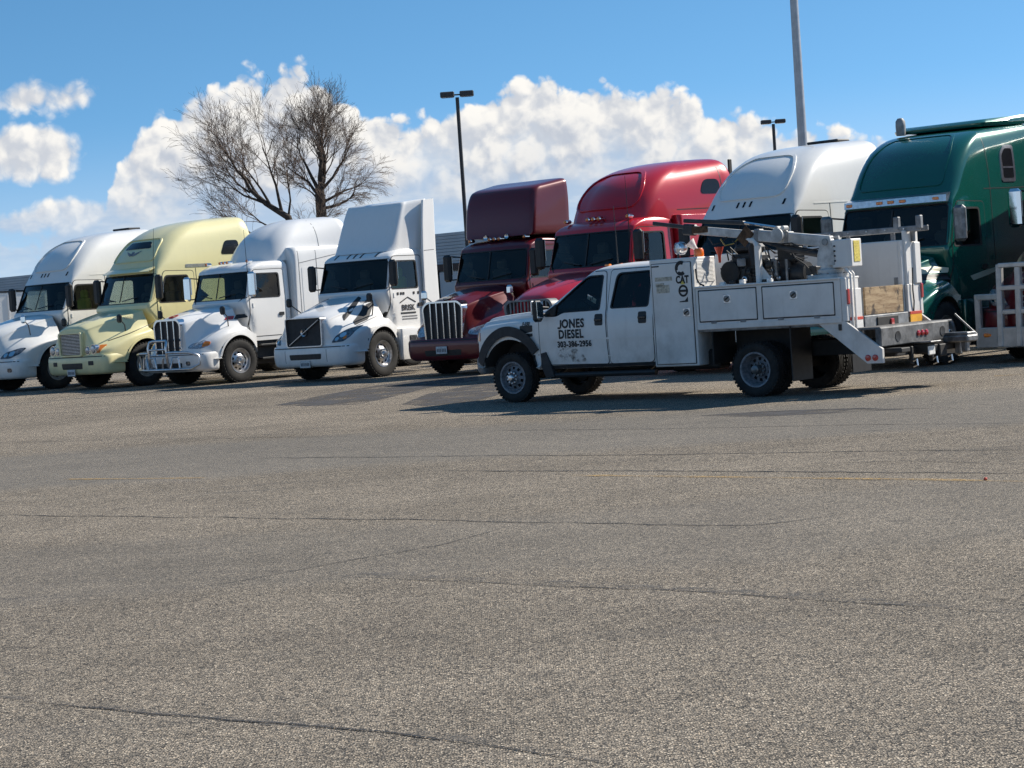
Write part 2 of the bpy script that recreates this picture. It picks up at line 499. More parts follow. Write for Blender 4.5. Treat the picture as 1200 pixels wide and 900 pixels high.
def rpoly(pts, r=.06, n=4):
    """round the corners of a polygon; r may be one number or one per corner"""
    out = []; k = len(pts)
    for i in range(k):
        p0, p1, p2 = Vector(pts[i - 1]), Vector(pts[i]), Vector(pts[(i + 1) % k])
        rr = r[i] if isinstance(r, (list, tuple)) else r
        a, b = (p0 - p1), (p2 - p1)
        d = min(rr, a.length * .48, b.length * .48)
        if d < 1e-4: out.append(tuple(p1)); continue
        q0, q2 = p1 + a.normalized() * d, p1 + b.normalized() * d
        for j in range(n + 1):
            t = j / n; out.append(tuple(q0 * (1 - t) ** 2 + p1 * 2 * t * (1 - t) + q2 * t * t))
    return out

def cen(poly):
    n = len(poly); A = cx = cy = 0
    for i in range(n):
        x0, y0 = poly[i]; x1, y1 = poly[(i + 1) % n]; c = x0 * y1 - x1 * y0
        A += c; cx += (x0 + x1) * c; cy += (y0 + y1) * c
    return (cx / (3 * A), cy / (3 * A))

def scalep(poly, d):
    """grow a polygon outward by about d"""
    c = cen(poly); out = []
    for x, y in poly:
        v = Vector((x - c[0], y - c[1])); L = v.length
        out.append(tuple(Vector(c) + v * ((L + d) / L)))
    return out

def raypoly(c, ang, poly):
    dx, dy = math.cos(ang), math.sin(ang); best = None; n = len(poly)
    for i in range(n):
        x0, y0 = poly[i][0] - c[0], poly[i][1] - c[1]; x1, y1 = poly[(i + 1) % n][0] - c[0], poly[(i + 1) % n][1] - c[1]
        ex, ey = x1 - x0, y1 - y0; den = dx * ey - dy * ex
        if abs(den) < 1e-9: continue
        t = (x0 * ey - y0 * ex) / den; u = (x0 * dy - y0 * dx) / den
        if t > 0 and -1e-6 <= u <= 1 + 1e-6 and (best is None or t > best): best = t
    return best if best else 0

class Proj:
    """projects 2D outlines on a body. view 'L' (from +Y, coords x,z), 'R', 'F' (from +X, coords y,z) or a direction"""
    def __init__(s, bvh): s.b = bvh
    def pt(s, view, u, w, off):
        if view == 'L': o, d = Vector((u, 4, w)), Vector((0, -1, 0))
        elif view == 'R': o, d = Vector((u, -4, w)), Vector((0, 1, 0))
        elif view == 'F': o, d = Vector((6, u, w)), Vector((-1, 0, 0))
        elif view == 'T': o, d = Vector((u, w, 8)), Vector((0, 0, -1))
        elif view == 'B': o, d = Vector((-12, u, w)), Vector((1, 0, 0))
        else:                                                   # horizontal direction at yaw = view: coords (across, z)
            d = Vector((-math.cos(view), -math.sin(view), 0)); a = Vector((-math.sin(view), math.cos(view), 0))
            o = a * u + Vector((0, 0, w)) - d * 6
        h, nrm, i, dist = s.b.ray_cast(o, d)
        if h is None:
            h2, n2, i2, d2 = s.b.find_nearest(o - d * 0 + d * 5)
            h, nrm = h2, n2
        if nrm.dot(d) > 0: nrm = -nrm
        return h - d * off * .6 + nrm * off * .4
    def patch(s, mb, view, poly, off=.005, hole=None, rings=4, rim=.02, dens=0):
        c = cen(hole or poly)
        angs = sorted(set([round(2 * math.pi * k / 40, 4) for k in range(40)] + [round(math.atan2(p[1] - c[1], p[0] - c[0]) % (2 * math.pi), 4) for p in list(poly) + list(hole or [])]))
        n = len(angs); vs = []; fs = []
        outer = [raypoly(c, a, poly) for a in angs]; inner = [raypoly(c, a, hole) for a in angs] if hole else [0] * n
        rows = []
        if rim: rows.append([(outer[k], off - rim) for k in range(n)])
        for r in range(rings + 1):
            t = r / rings
            rows.append([(outer[k] * (1 - t) + inner[k] * t, off) for k in range(n)])
        if hole and rim: rows.append([(inner[k], off - rim) for k in range(n)])
        if not hole: rows = rows[:-1]
        for row in rows:
            for k in range(n):
                rr, of = row[k]
                vs.append(tuple(s.pt(view, c[0] + rr * math.cos(angs[k]), c[1] + rr * math.sin(angs[k]), of)))
        for i in range(len(rows) - 1):
            for k in range(n):
                k2 = (k + 1) % n; fs.append((i * n + k, i * n + k2, (i + 1) * n + k2, (i + 1) * n + k))
        if not hole:
            ci = len(vs); vs.append(tuple(s.pt(view, c[0], c[1], off))); b = (len(rows) - 1) * n
            for k in range(n): fs.append((b + k, b + (k + 1) % n, ci))
        mb.add(vs, fs); return mb
    def ribbon(s, mb, view, pts, w, off=.004, seg=.08):
        """thin strip along a 2D polyline on the body"""
        P = [Vector(p) for p in pts]; Q = []
        for i in range(len(P) - 1):
            L = (P[i + 1] - P[i]).length; k = max(1, int(L / seg))
            Q += [P[i].lerp(P[i + 1], j / k) for j in range(k)]
        Q.append(P[-1]); vs = []; fs = []
        for i, p in enumerate(Q):
            d = (Q[min(i + 1, len(Q) - 1)] - Q[max(i - 1, 0)]).normalized(); nn = Vector((-d.y, d.x)) * w / 2
            for q, of in ((p + nn, off - .01), (p + nn, off), (p - nn, off), (p - nn, off - .01)):
                vs.append(tuple(s.pt(view, q.x, q.y, of)))
        for i in range(len(Q) - 1):
            for k in range(3):
                a = i * 4 + k; fs.append((a, a + 1, a + 5, a + 4))
        mb.add(vs, fs); return mb

def text_verts(body, size, bold=0.0, align='CENTER', spacing=1.0, xs=1.0):
    cu = bpy.data.curves.new('lettering', 'FONT'); cu.body = body; cu.size = size; cu.align_x = align; cu.align_y = 'CENTER'
    cu.offset = bold; cu.space_character = spacing; cu.resolution_u = 3; cu.space_line = .9
    o = bpy.data.objects.new('tmp_text', cu); C.objects.link(o)
    dg = bpy.context.evaluated_depsgraph_get()
    me = bpy.data.meshes.new_from_object(o.evaluated_get(dg))
    bpy.data.objects.remove(o); bpy.data.curves.remove(cu)
    vs = [(v.co.x * xs, v.co.y) for v in me.vertices]; fs = [tuple(p.vertices) for p in me.polygons]
    bpy.data.meshes.remove(me); return vs, fs

def text_on(pr, name, parent, view, u, w, body, size, material='letter', bold=0.0, off=.012, rot=0.0, align='CENTER', xs=1.0, spacing=1.0):
    vs, fs = text_verts(body, size, bold, align, spacing, xs)
    ca, sa = math.cos(rot), math.sin(rot); mb = MB(); out = []
    sg = -1 if view == 'L' else (1 if view in ('R', 'F') else (-1 if view == 'B' else 1))
    for x, y in vs:
        x, y = x * ca - y * sa, x * sa + y * ca
        out.append(tuple(pr.pt(view, u + sg * x, w + y, off)))
    mb.add(out, fs); return mb.obj(name, material, parent, smooth=0)

def copy_tree(o, parent=None):
    c = o.copy(); C.objects.link(c); c.parent = parent
    for ch in list(o.children): copy_tree(ch, c)
    return c

# ------------------------------------------------------------------ wheels (axis along Y, outer face towards +Y)
def tyre_mesh(R0, W, rimR, treads=40):
    mb = MB(); h = W / 2
    prof = [(rimR, -h * .80), (rimR + .03, -h * .93), ((R0 + rimR) / 2, -h), (R0 - .05, -h * .97), (R0 - .012, -h * .84)]
    for a in (-.55, -.18, .18, .55):
        prof += [(R0, h * (a - .11)), (R0 - .014, h * (a - .08)), (R0 - .014, h * (a + .08)), (R0, h * (a + .11))]
    prof += [(R0 - .012, h * .84), (R0 - .05, h * .97), ((R0 + rimR) / 2, h), (rimR + .03, h * .93), (rimR, h * .80)]
    mb.lathe(prof, 40)
    for k in range(treads):                                     # shoulder blocks
        a = 2 * math.pi * k / treads
        for sg in (-1, 1):
            mb.box(((R0 - .006) * math.cos(a), sg * h * .84, (R0 - .006) * math.sin(a)), (.018, h * .26, R0 * 2 * math.pi / treads * .55), 0, (0, -a, 0))
    return mb.mesh('tyre', 'rubber', 50)

def rim_mesh(rimR, W, dish, kind, material):
    """dish: offset of the wheel disc; positive = disc near the outer face (steer), negative = deep (dual)"""
    mb = MB(); h = W / 2 * .84
    mb.lathe([(rimR + .016, h), (rimR + .012, h + .012), (rimR - .012, h + .008), (rimR - .03, h * .6), (rimR - .045, dish + .02), (rimR - .06, dish)], 40)
    nh = 10; ro, ri = rimR - .06, rimR * .42
    # disc with ten hand holes
    seg = nh * 4; vs = []; fs = []
    radii = [ro, ro - .012, ro - .055, ro - .068, ri]
    for i, r in enumerate(radii):
        for k in range(seg):
            a = 2 * math.pi * k / seg; y = dish + (.0, .006, .02, .026, .045)[i] * (1 if kind == 'steer' else .6)
            vs.append((r * math.cos(a), y, r * math.sin(a)))
    for i in range(4):
        for k in range(seg):
            if i in (1,) and k % 4 in (1, 2): continue
            k2 = (k + 1) % seg; fs.append((i * seg + k, (i + 1) * seg + k, (i + 1) * seg + k2, i * seg + k2))
    mb.add(vs, fs)
    mb.lathe([(ri, dish + .04), (ri * .98, dish + .055), (ri * .62, dish + .06)], 24)
    return mb.mesh('rim', material, 40, fix=False)

def hub_mesh(rimR, dish, kind, nl=10):
    mb = MB(); ri = rimR * .42
    if kind == 'steer':
        mb.lathe([(ri * .66, dish + .05), (ri * .62, dish + .10), (ri * .40, dish + .13), (.001, dish + .135)], 20)
    else:
        mb.lathe([(ri * .66, dish + .04), (ri * .60, dish + .17), (ri * .30, dish + .19), (.001, dish + .195)], 20)
    for k in range(nl):
        a = 2 * math.pi * (k + .5) / nl; r = ri * .85
        mb.lathe([(.017, dish + .05), (.017, dish + .085), (.001, dish + .09)], 6, c=(r * math.cos(a), 0, r * math.sin(a)))
    return mb.mesh('hub', 'alu' if kind == 'steer' else 'steel', 40)

WH = {}
def wheel_kit(key, R0, W, rimR, dish, kind, rimmat):
    WH[key] = (tyre_mesh(R0, W, rimR), rim_mesh(rimR, W, dish, kind, rimmat), hub_mesh(rimR, dish, kind))
    d = MB().lathe([(rimR - .05, -W * .3), (rimR - .05, dish - .03), (.02, dish - .03)], 24).mesh('brake_drum', 'frame', 40)
    WH[key] += (d,)
wheel_kit('steer', .515, .29, .285, .06, 'steer', 'alu')
wheel_kit('steerw', .515, .29, .285, .06, 'steer', 'wheelwhite')
wheel_kit('dual', .51, .27, .285, -.07, 'dual', 'wheelgrey')
wheel_kit('usteer', .405, .225, .25, .045, 'steer', 'wheelgrey')
wheel_kit('udual', .405, .225, .25, -.055, 'dual', 'wheelgrey')

def wheel(parent, key, x, y, z):
    ty, ri, hu, dr = WH[key]
    o = link('wheel', ty, parent); o.location = (x, y, z)
    if y < 0: o.rotation_euler = (0, 0, math.pi)
    link('rim', ri, o); link('hub', hu, o); link('brake_drum', dr, o)
    if 'dual' in key:
        t = link('tyre', ty, o); t.location = (0, -.33 if key == 'dual' else -.27, 0)
    return o

# ------------------------------------------------------------------ ground
CAMW = cam.matrix_world.copy()
def ray_px(x, y):
    d = CAMW.to_3x3() @ Vector(((x - 600) / FPX, (450 - y) / FPX, -1)); return d
def gp(x, y, z=0.0):
    d = ray_px(x, y); t = (z - CAMH) / d.z; return Vector((d.x * t, d.y * t, z))

def asphalt():
    m, q, b = mat('worn_asphalt')
    t = q.n.new('ShaderNodeTexCoord').outputs['Object']
    sp = q.n.new('ShaderNodeSeparateXYZ'); q.l.new(t, sp.inputs[0])
    # aggregate: stones of two sizes in dark binder
    def stones(scale):
        v = q.n.new('ShaderNodeTexVoronoi'); v.voronoi_dimensions = '2D'; v.inputs['Scale'].default_value = scale; q.l.new(t, v.inputs['Vector'])
        hs_ = q.n.new('ShaderNodeSeparateColor'); q.l.new(v.outputs['Color'], hs_.inputs[0])
        return v.outputs['Distance'], hs_.outputs[0], hs_.outputs[1]
    d1, r1, h1 = stones(98); d2, r2, h2 = stones(170)
    def ramp(val, stops):
        r = q.n.new('ShaderNodeValToRGB'); e = r.color_ramp.elements
        while len(e) < len(stops): e.new(.5)
        for el_, (p, c) in zip(e, stops): el_.position = p; el_.color = (*c, 1)
        q.l.new(val, r.inputs[0]); return r.outputs[0]
    stops = [(0, (.018, .017, .017)), (.20, (.06, .057, .054)), (.42, (.155, .143, .128)), (.66, (.25, .226, .197)), (.85, (.36, .31, .255)), (1.0, (.58, .53, .46))]
    c1 = ramp(r1, stops); c2 = ramp(r2, stops)
    g1 = q.ss(d1, .30, .62); g2 = q.ss(d2, .32, .66)
    c1 = q.mix(q.m('MULTIPLY', g1, .95), c1, (.022, .021, .020, 1)); c2 = q.mix(q.m('MULTIPLY', g2, .9), c2, (.03, .029, .027, 1))
    col = q.mix(q.ss(h1, .35, .65), c1, c2)
    # broad tone: dusty and tarry areas
    n1 = q.noise(q.vm('MULTIPLY', t, (.10, .22, 1)), 1.0, 5, .6); n2 = q.noise(t, 1.1, 5, .65); n3 = q.noise(t, 7.0, 4, .6)
    tone = q.m('ADD', q.m('ADD', q.ss(n1, .3, .7, .84, 1.14), q.ss(n2, .3, .7, -.10, .10)), q.ss(n3, .3, .7, -.09, .09))
    # sealed strip across the lot: greyer, finer
    wob = q.noise(q.vm('MULTIPLY', t, (.25, .25, 1)), 1.0, 4, .6)
    yy = q.m('ADD', q.m('ADD', sp.outputs[1], q.m('MULTIPLY', sp.outputs[0], .02)), q.m('MULTIPLY', wob, 2.2))
    band = q.m('MULTIPLY', q.ss(yy, 21.0, 22.0), q.ss(yy, 26.2, 27.6, 1, 0))
    band2 = q.m('MULTIPLY', q.ss(yy, 12.6, 13.2), q.ss(yy, 15.6, 16.4, 1, 0))
    seal = q.m('ADD', q.m('MULTIPLY', band, .75), q.m('MULTIPLY', band2, .35), clamp=True)
    hv = q.n.new('ShaderNodeHueSaturation'); q.l.new(col, hv.inputs['Color']); q.l.new(q.m('MULTIPLY', tone, 1.36), hv.inputs['Value']); hv.inputs['Saturation'].default_value = 1.16
    fine = q.noise(t, 120, 3, .6)
    grey = q.mix(q.ss(fine, .3, .7), (.10, .096, .09, 1), (.20, .19, .172, 1))
    warm = q.vm('MULTIPLY', hv.outputs[0], (1.05, 1.0, .92))
    fin = q.mix(q.m('MULTIPLY', seal, .6), warm, grey)
    trk = q.noise(q.vm('MULTIPLY', t, (.16, 2.6, 1)), 1.0, 4, .65); trk2 = q.noise(q.vm('MULTIPLY', t, (.5, .3, 1)), 1.0, 3, .5)
    fin = q.mix(q.m('MULTIPLY', q.m('MULTIPLY', q.ss(trk, .54, .72), q.ss(trk2, .42, .62)), .42), fin, (.075, .072, .07, 1))
    # oil drips
    v = q.n.new('ShaderNodeTexVoronoi'); v.voronoi_dimensions = '2D'; v.inputs['Scale'].default_value = .62; q.l.new(t, v.inputs['Vector'])
    drip = q.m('MULTIPLY', q.ss(q.m('ADD', v.outputs['Distance'], q.m('MULTIPLY', n3, .12)), .06, .14, .40, 0), q.ss(n2, .46, .60))
    fin = q.mix(drip, fin, (.035, .034, .034, 1))
    q.l.new(fin, b.inputs['Base Color']); b.inputs['Roughness'].default_value = .93; b.inputs['Specular IOR Level'].default_value = .25
    bn = q.n.new('ShaderNodeBump'); bn.inputs['Strength'].default_value = .55; bn.inputs['Distance'].default_value = .006
    q.l.new(q.m('ADD', q.m('MULTIPLY', g1, -1.0), q.m('MULTIPLY', g2, -.5)), bn.inputs['Height']); q.l.new(bn.outputs[0], b.inputs['Normal'])
    return m
M['asphalt'] = asphalt()
ground = MB(); ground.add([(-1500, -40, 0), (1500, -40, 0), (1500, 3500, 0), (-1500, 3500, 0)], [(0, 1, 2, 3)])
ground = ground.obj('parking_lot', 'asphalt', None, 0, False); tag(ground, 'worn tan-grey asphalt of the truck park', 'ground', kind='structure')

def tar_mat():
    m, q, b = mat('crack_tar')
    t = q.n.new('ShaderNodeTexCoord').outputs['Object']
    n = q.noise(t, 9, 5, .7); b.inputs['Base Color'].default_value = (.016, .015, .015, 1); b.inputs['Roughness'].default_value = .7
    q.l.new(q.ss(n, .32, .50, .65, 1.0), b.inputs['Alpha']); return m
M['tar'] = tar_mat()
def smear_mat():
    m, q, b = mat('seal_smear')
    t = q.n.new('ShaderNodeTexCoord').outputs['Object']
    n = q.noise(t, 5, 5, .7); n2 = q.noise(t, 150, 2, .6)
    q.l.new(q.mix(n2, (.07, .068, .066, 1), (.15, .145, .14, 1)), b.inputs['Base Color']); b.inputs['Roughness'].default_value = .85
    q.l.new(q.ss(n, .42, .64, 0, .42), b.inputs['Alpha']); return m
M['smear'] = smear_mat()
def line_mat():
    m, q, b = mat('worn_yellow_line')
    t = q.n.new('ShaderNodeTexCoord').outputs['Object']
    n = q.noise(t, 60, 4, .7); n2 = q.noise(t, 1.3, 3, .6); b.inputs['Base Color'].default_value = (.50, .30, .07, 1); b.inputs['Roughness'].default_value = .85
    q.l.new(q.m('MULTIPLY', q.ss(n, .42, .62), q.ss(n2, .38, .6, .25, .95)), b.inputs['Alpha']); return m
M['yline'] = line_mat()
def patch_mat():
    m, q, b = mat('dark_asphalt_patch')
    t = q.n.new('ShaderNodeTexCoord').outputs['Object']
    n = q.noise(t, 90, 4, .7); n2 = q.noise(t, 1.4, 6, .7); e = q.noise(t, 3.5, 5, .7)
    q.l.new(q.mix(q.ss(n, .3, .7), (.030, .028, .030, 1), (.085, .08, .08, 1)), b.inputs['Base Color']); b.inputs['Roughness'].default_value = .9
    q.l.new(q.ss(n2, .36, .60, .12, .92), b.inputs['Alpha']); return m
M['patch'] = patch_mat()

def strip(name, px, width, z, m, jit=.012, step=.12, parent=ground, taper=True):
    P = [gp(*p) for p in px]; Q = []
    for i in range(len(P) - 1):
        L = (P[i + 1] - P[i]).length; k = max(1, int(L / step)); Q += [P[i].lerp(P[i + 1], j / k) for j in range(k)]
    Q.append(P[-1]); vs = []; rnd = random.Random(hash(name) % 999 + int(abs(px[0][1])))
    off = 0
    for i, p in enumerate(Q):
        d = (Q[min(i + 1, len(Q) - 1)] - Q[max(i - 1, 0)]).normalized(); nn = Vector((-d.y, d.x, 0))
        off = off * .75 + rnd.uniform(-jit, jit)
        w = width * rnd.uniform(.55, 1.25) * (min(1, .25 + i / 8, .25 + (len(Q) - 1 - i) / 8) if taper else 1)
        c = p + nn * off
        vs += [c + nn * w / 2, c - nn * w / 2]
    fs = [(2 * i, 2 * i + 1, 2 * i + 3, 2 * i + 2) for i in range(len(Q) - 1)]
    mb = MB(); mb.add([(v.x, v.y, z) for v in vs], fs); return mb.obj(name, m, parent, 0)
CR = [([(-20, 818), (100, 830), (300, 847), (450, 860), (560, 872), (640, 884), (740, 900)], .012), ([(382, 674), (500, 680), (640, 686), (800, 693), (950, 703), (1100, 713), (1210, 721)], .012),
      ([(-10, 604), (200, 606), (420, 609), (600, 612), (760, 616), (880, 617), (935, 611), (1000, 602)], .022), ([(-10, 487), (180, 480), (330, 474)], .03), ([(560, 505), (760, 503), (1000, 498), (1200, 496)], .022),
      ([(300, 537), (600, 534), (800, 533), (960, 530), (1210, 527)], .028), ([(500, 552), (700, 551), (900, 553), (1210, 556)], .03), ([(210, 693), (300, 678), (420, 655), (510, 640), (600, 616)], .010),
      ([(405, 889), (408, 880), (425, 872)], .008), ([(-10, 519), (180, 515), (420, 511)], .02), ([(830, 486), (960, 480), (1120, 478)], .03), ([(900, 545), (1060, 540), (1210, 545)], .014)]
for px, w in CR: strip('crack', px, w, .004, 'tar', jit=.014 if w < .02 else .03)
strip('seal_smear', [(-20, 814), (100, 826), (300, 843), (450, 856), (560, 868), (640, 880), (740, 896)], .10, .002, 'smear', .02)
strip('seal_smear', [(382, 671), (640, 682), (950, 699), (1210, 717)], .14, .002, 'smear', .02)
strip('seal_smear', [(30, 726), (60, 722), (110, 718)], .10, .002, 'smear', .01)
strip('painted_line', [(78, 562), (160, 561.5), (240, 560.5)], .10, .006, 'yline', .004, taper=False)
strip('painted_line', [(670, 557.5), (800, 559), (950, 561), (1080, 562.5), (1215, 565)], .10, .006, 'yline', .004, taper=False)
strip('painted_line', [(1165, 441), (1215, 438)], .12, .006, 'yline', .004, taper=False)
for poly in ([(322, 475), (380, 463), (440, 452), (500, 444), (560, 440), (560, 446), (500, 455), (465, 464), (420, 474), (360, 476)], [(470, 474), (500, 462), (560, 450), (600, 448), (600, 458), (560, 470), (500, 476)],
             [(820, 487), (900, 482), (1010, 478), (1060, 480), (960, 485), (880, 489)]):
    pts = [gp(*p) for p in poly]; n = len(pts); mb = MB(); c = sum(pts, Vector()) / n
    mb.add([(p.x, p.y, .003) for p in pts] + [(c.x, c.y, .003)], [(i, (i + 1) % n, n) for i in range(n)]); mb.obj('asphalt_patch', 'patch', ground, 0)
p = gp(1155, 563); lit_ = MB().box((0, 0, .012), (.028, .02, .022), .005, (.3, .2, .6)).obj('litter_scrap', 'reflr'); lit_.location = (p.x, p.y, 0)
tag(lit_, 'small red scrap of litter lying on the asphalt', 'litter')

# ------------------------------------------------------------------ background: warehouse, parked trailer
M['siding'] = simple('grey_siding', (.40, .45, .49), .6, var=.06, vscale=.6)
M['siding2'] = simple('pale_wall_panel', (.52, .54, .56), .6, var=.06, vscale=.6)
M['brown'] = simple('brown_trim', (.055, .035, .03), .7)
M['column'] = simple('dark_column', (.035, .037, .042), .6)
def pz(x, y, Z):
    """world X and height of a picture point at forward distance Z"""
    d = ray_px(x, y); t = Z / d.y; return d.x * t, CAMH + d.z * t
wx0, wz0 = pz(-60, 331, 175); wx1, wz1 = pz(640, 262, 127)
wh = empty('warehouse', (wx0, 175, 0), math.atan2(127 - 175, wx1 - wx0))
tag(wh, 'long low grey warehouse with horizontal siding behind the trucks', 'building')
WLn = math.hypot(wx1 - wx0, 48); WHt = (wz0 + wz1) / 2
rows = 22; rh = (WHt - 3.9) / 10
for k in range(10): MB().box((WLn / 2, 0, 3.9 + rh * (k + .5)), (WLn, .5 + .012 * (k % 2), rh - .02), .008).obj('siding_board', 'siding', wh)
MB().box((WLn / 2, .15, WHt / 2), (WLn - .1, .3, WHt - .02)).obj('wall_core', 'siding', wh)
MB().box((WLn / 2, 9, WHt - .15), (WLn, 18, .3)).obj('roof', 'siding', wh)
MB().box((WLn / 2, -.30, 3.75), (WLn, .20, .42), .02).obj('trim_band', 'brown', wh)
nb = 14
for k in range(nb):
    x = WLn * (k + .5) / nb
    MB().box((x, -.16, 1.75), (WLn / nb - .9, .2, 3.4), .02).obj('wall_panel', 'siding2', wh)
    MB().box((x + WLn / nb / 2, -.28, 1.78), (.65, .3, 3.5), .02).obj('column', 'column', wh)
tx, tz = pz(-6, 343, 82)
tr = empty('box_trailer', (tx - 3.2, 82, 0), R(28))
tag(tr, 'white box trailer parked far behind the leftmost truck', 'trailer')
MB().box((0, 0, 1.2 + (tz - 1.2) / 2), (12, 2.5, tz - 1.2), .04).obj('box', 'white', tr)
for k in range(16): MB().box((-5.6 + k * .75, -1.265, 1.2 + (tz - 1.2) / 2), (.04, .02, tz - 1.5)).obj('rib', 'white2', tr)
MB().box((0, 0, tz + .02), (12.05, 2.55, .06), .01).obj('top_rail', 'black', tr)
MB().box((0, 0, 1.1), (11.6, 1.1, .2)).obj('frame', 'frame', tr)
for x in (-4.6, -3.3):
    for sg in (1, -1): wheel(tr, 'dual', x, sg * 1.05, .51)
for sg in (1, -1): MB().box((3.4, sg * .8, .6), (.12, .12, 1.0)).obj('landing_leg', 'frame', tr)

# ------------------------------------------------------------------ light poles
def pole_pos(x, y, Z): return pz(x, y, Z)
def light_pole(xtop, ytop, Z, label, r=.07):
    X, zt = pz(xtop, ytop, Z); o = empty('light_pole', (X, Z, 0)); tag(o, label, 'light pole', 'parking lot light poles')
    MB().tube([(0, 0, 0), (0, 0, zt - .1)], [r * 1.15, r], 10).obj('pole', 'column', o)
    MB().lathe([(.25, 0), (.25, .55), (.22, .6), (.001, .6)], 16, 'Z').obj('concrete_base', M['concrete'], o)
    ar = MB().bar((-.45, 0, zt), (.45, 0, zt), .05, .05, .01).obj('cross_arm', 'column', o)
    for sg in (1, -1):
        h = MB().box((sg * .36, 0, zt + .02), (.52, .36, .20), .03).obj('lamp_head', 'column', o)
        MB().box((sg * .36, 0, zt - .085), (.42, .28, .012), .003).obj('lens', 'lens', h)
    return o
M['concrete'] = simple('concrete', (.38, .37, .35), .9, var=.15)
light_pole(535.5, 111, 76, 'dark twin-headed light pole rising behind the maroon tractor')
light_pole(906, 143, 104, 'smaller twin-headed light pole beside the tall bare steel mast', .08)
X, zt = pz(931, 20, 52)
X2, _ = pz(941.5, 172, 52)
o = empty('steel_mast', ((X + X2) / 2, 52, 0)); tag(o, 'tall bare grey steel mast running out of the top of the picture', 'mast')
MB().tube([(0, 0, 0), (0, 0, 9), (0, 0, 22)], [.14, .10, .07], 14).obj('shaft', M['galv'] if 'galv' in M else simple('galvanised_steel', (.40, .41, .43), .45, .6, var=.1), o)
MB().lathe([(.30, 0), (.30, .05), (.2, .06), (.19, .3)], 16, 'Z').obj('base_flange', 'steel', o)
MB().lathe([(.09, 22), (.14, 22.05), (.14, 22.2), (.001, 22.3)], 12, 'Z').obj('cap', 'steel', o)

# ------------------------------------------------------------------ bare trees
M['bark'] = simple('bark', (.045, .034, .028), .9, var=.4, vscale=5, bump=.5, bscale=20)
M['twig'] = simple('twig', (.15, .105, .078), .85, var=.35, vscale=2)
def make_tree(label, base, trunk, limbs, seed, scale=.74):
    rnd = random.Random(seed)
    o = empty('bare_tree', base); tag(o, label, 'tree', 'bare trees behind the trucks')
    tb, cb = MB(), MB()
    tb.tube([p for p, r in trunk], [r for p, r in trunk], 10)
    def grow(p, d, L, r, lev, droop):
        n = 5 if lev < 2 else 4; pts = [Vector(p)]; d = Vector(d).normalized(); dirs = [d]
        for i in range(n):
            j = .13 if lev == 0 else .20
            d = (d + Vector((rnd.gauss(0, j), rnd.gauss(0, j), rnd.gauss(0, j * .8) + (.07 if lev < 2 else droop)))).normalized()
            pts.append(pts[-1] + d * L / n); dirs.append(d)
        rs = [max(r * (1 - .82 * i / n), .0036) for i in range(n + 1)]
        (tb if lev == 0 else cb).tube(pts, rs, 7 if lev == 0 else (5 if lev == 1 else 3), cap=False)
        if lev >= 4: return
        k = (7, 6, 4, 2)[lev]
        for c in range(k):
            t = rnd.uniform(.25, 1.0) if lev else rnd.uniform(.22, 1.0); i = min(int(t * n), n - 1); q = pts[i].lerp(pts[i + 1], t * n - i)
            a = rnd.uniform(0, 2 * math.pi); perp = Vector((math.cos(a), math.sin(a), rnd.uniform(-.2, .5)))
            nd_ = (dirs[i] * 1.0 + perp * rnd.uniform(.28, .62)).normalized()
            grow(q, nd_, L * rnd.uniform(.46, .74), r * .34 * (1 - .4 * t) + .0018, lev + 1, droop)
    for p, d, L, r, dr in limbs: grow(Vector(p), d, L * scale, r * .68, 0, dr)
    tb.obj('trunk', 'bark', o, 60); c = cb.obj('crown', 'twig', o, 60, False)
    return o
XT, _ = pz(376, 235, 72)
make_tree('larger bare tree with upright brush-like branches and a stout trunk', (XT, 72, 0),
    [((0, 0, 0), .34), ((.03, 0, 2), .28), ((0, 0, 4), .21), ((-.02, 0, 5.5), .18), ((-.02, 0, 5.9), .15)],
    [((0, 0, 5.6), (-.30, .1, 1), 2.6, .12, .03), ((0, 0, 5.7), (.02, .1, 1), 3.0, .14, .03), ((0, 0, 5.8), (.32, -.1, 1), 2.8, .12, .02), ((0, 0, 5.5), (-.62, 0, .9), 2.3, .10, .02),
     ((0, 0, 5.7), (.75, .1, .75), 2.3, .10, -.02), ((0, 0, 5.3), (.95, .1, .40), 2.2, .09, -.10), ((0, 0, 5.1), (1, -.1, .05), 1.9, .10, -.12), ((0, 0, 5.8), (.1, .5, 1), 2.6, .10, .02), ((0, 0, 5.8), (-.1, -.5, 1), 2.6, .10, .02),
     ((0, 0, 5.9), (.15, .0, 1), 2.7, .11, .04), ((0, 0, 5.4), (-.9, .2, .3), 1.5, .06, -.06)], 11)
XT2, _ = pz(334, 252, 68)
make_tree('smaller bare tree leaning away from the stout one', (XT2 + .5, 68, 0),
    [((0, 0, 0), .26), ((0, 0, 2), .21), ((-.1, 0, 3.6), .15), ((-.4, 0, 4.7), .12), ((-1.1, 0, 5.2), .09), ((-1.6, 0, 5.7), .065)],
    [((-1.6, 0, 5.7), (-.25, 0, 1), 2.5, .09, .02), ((-1.3, 0, 5.4), (-.75, .1, .8), 2.4, .08, .0), ((-1.1, 0, 5.2), (-1, 0, .25), 2.6, .07, -.04), ((-.6, 0, 4.9), (-.1, .2, 1), 3.0, .09, .02),
     ((-.4, 0, 4.6), (.35, 0, 1), 2.2, .07, .0), ((-.9, 0, 5.0), (-.6, -.3, 1), 2.6, .08, .02), ((-1.6, 0, 5.6), (-.9, .1, .5), 2.0, .06, -.05), ((-.3, 0, 4.0), (-1, .1, .55), 2.8, .07, .0), ((-.2, 0, 3.6), (-1, 0, .28), 3.4, .07, -.02), ((-.1, 0, 3.4), (.6, 0, .8), 2.2, .06, -.02)], 5)

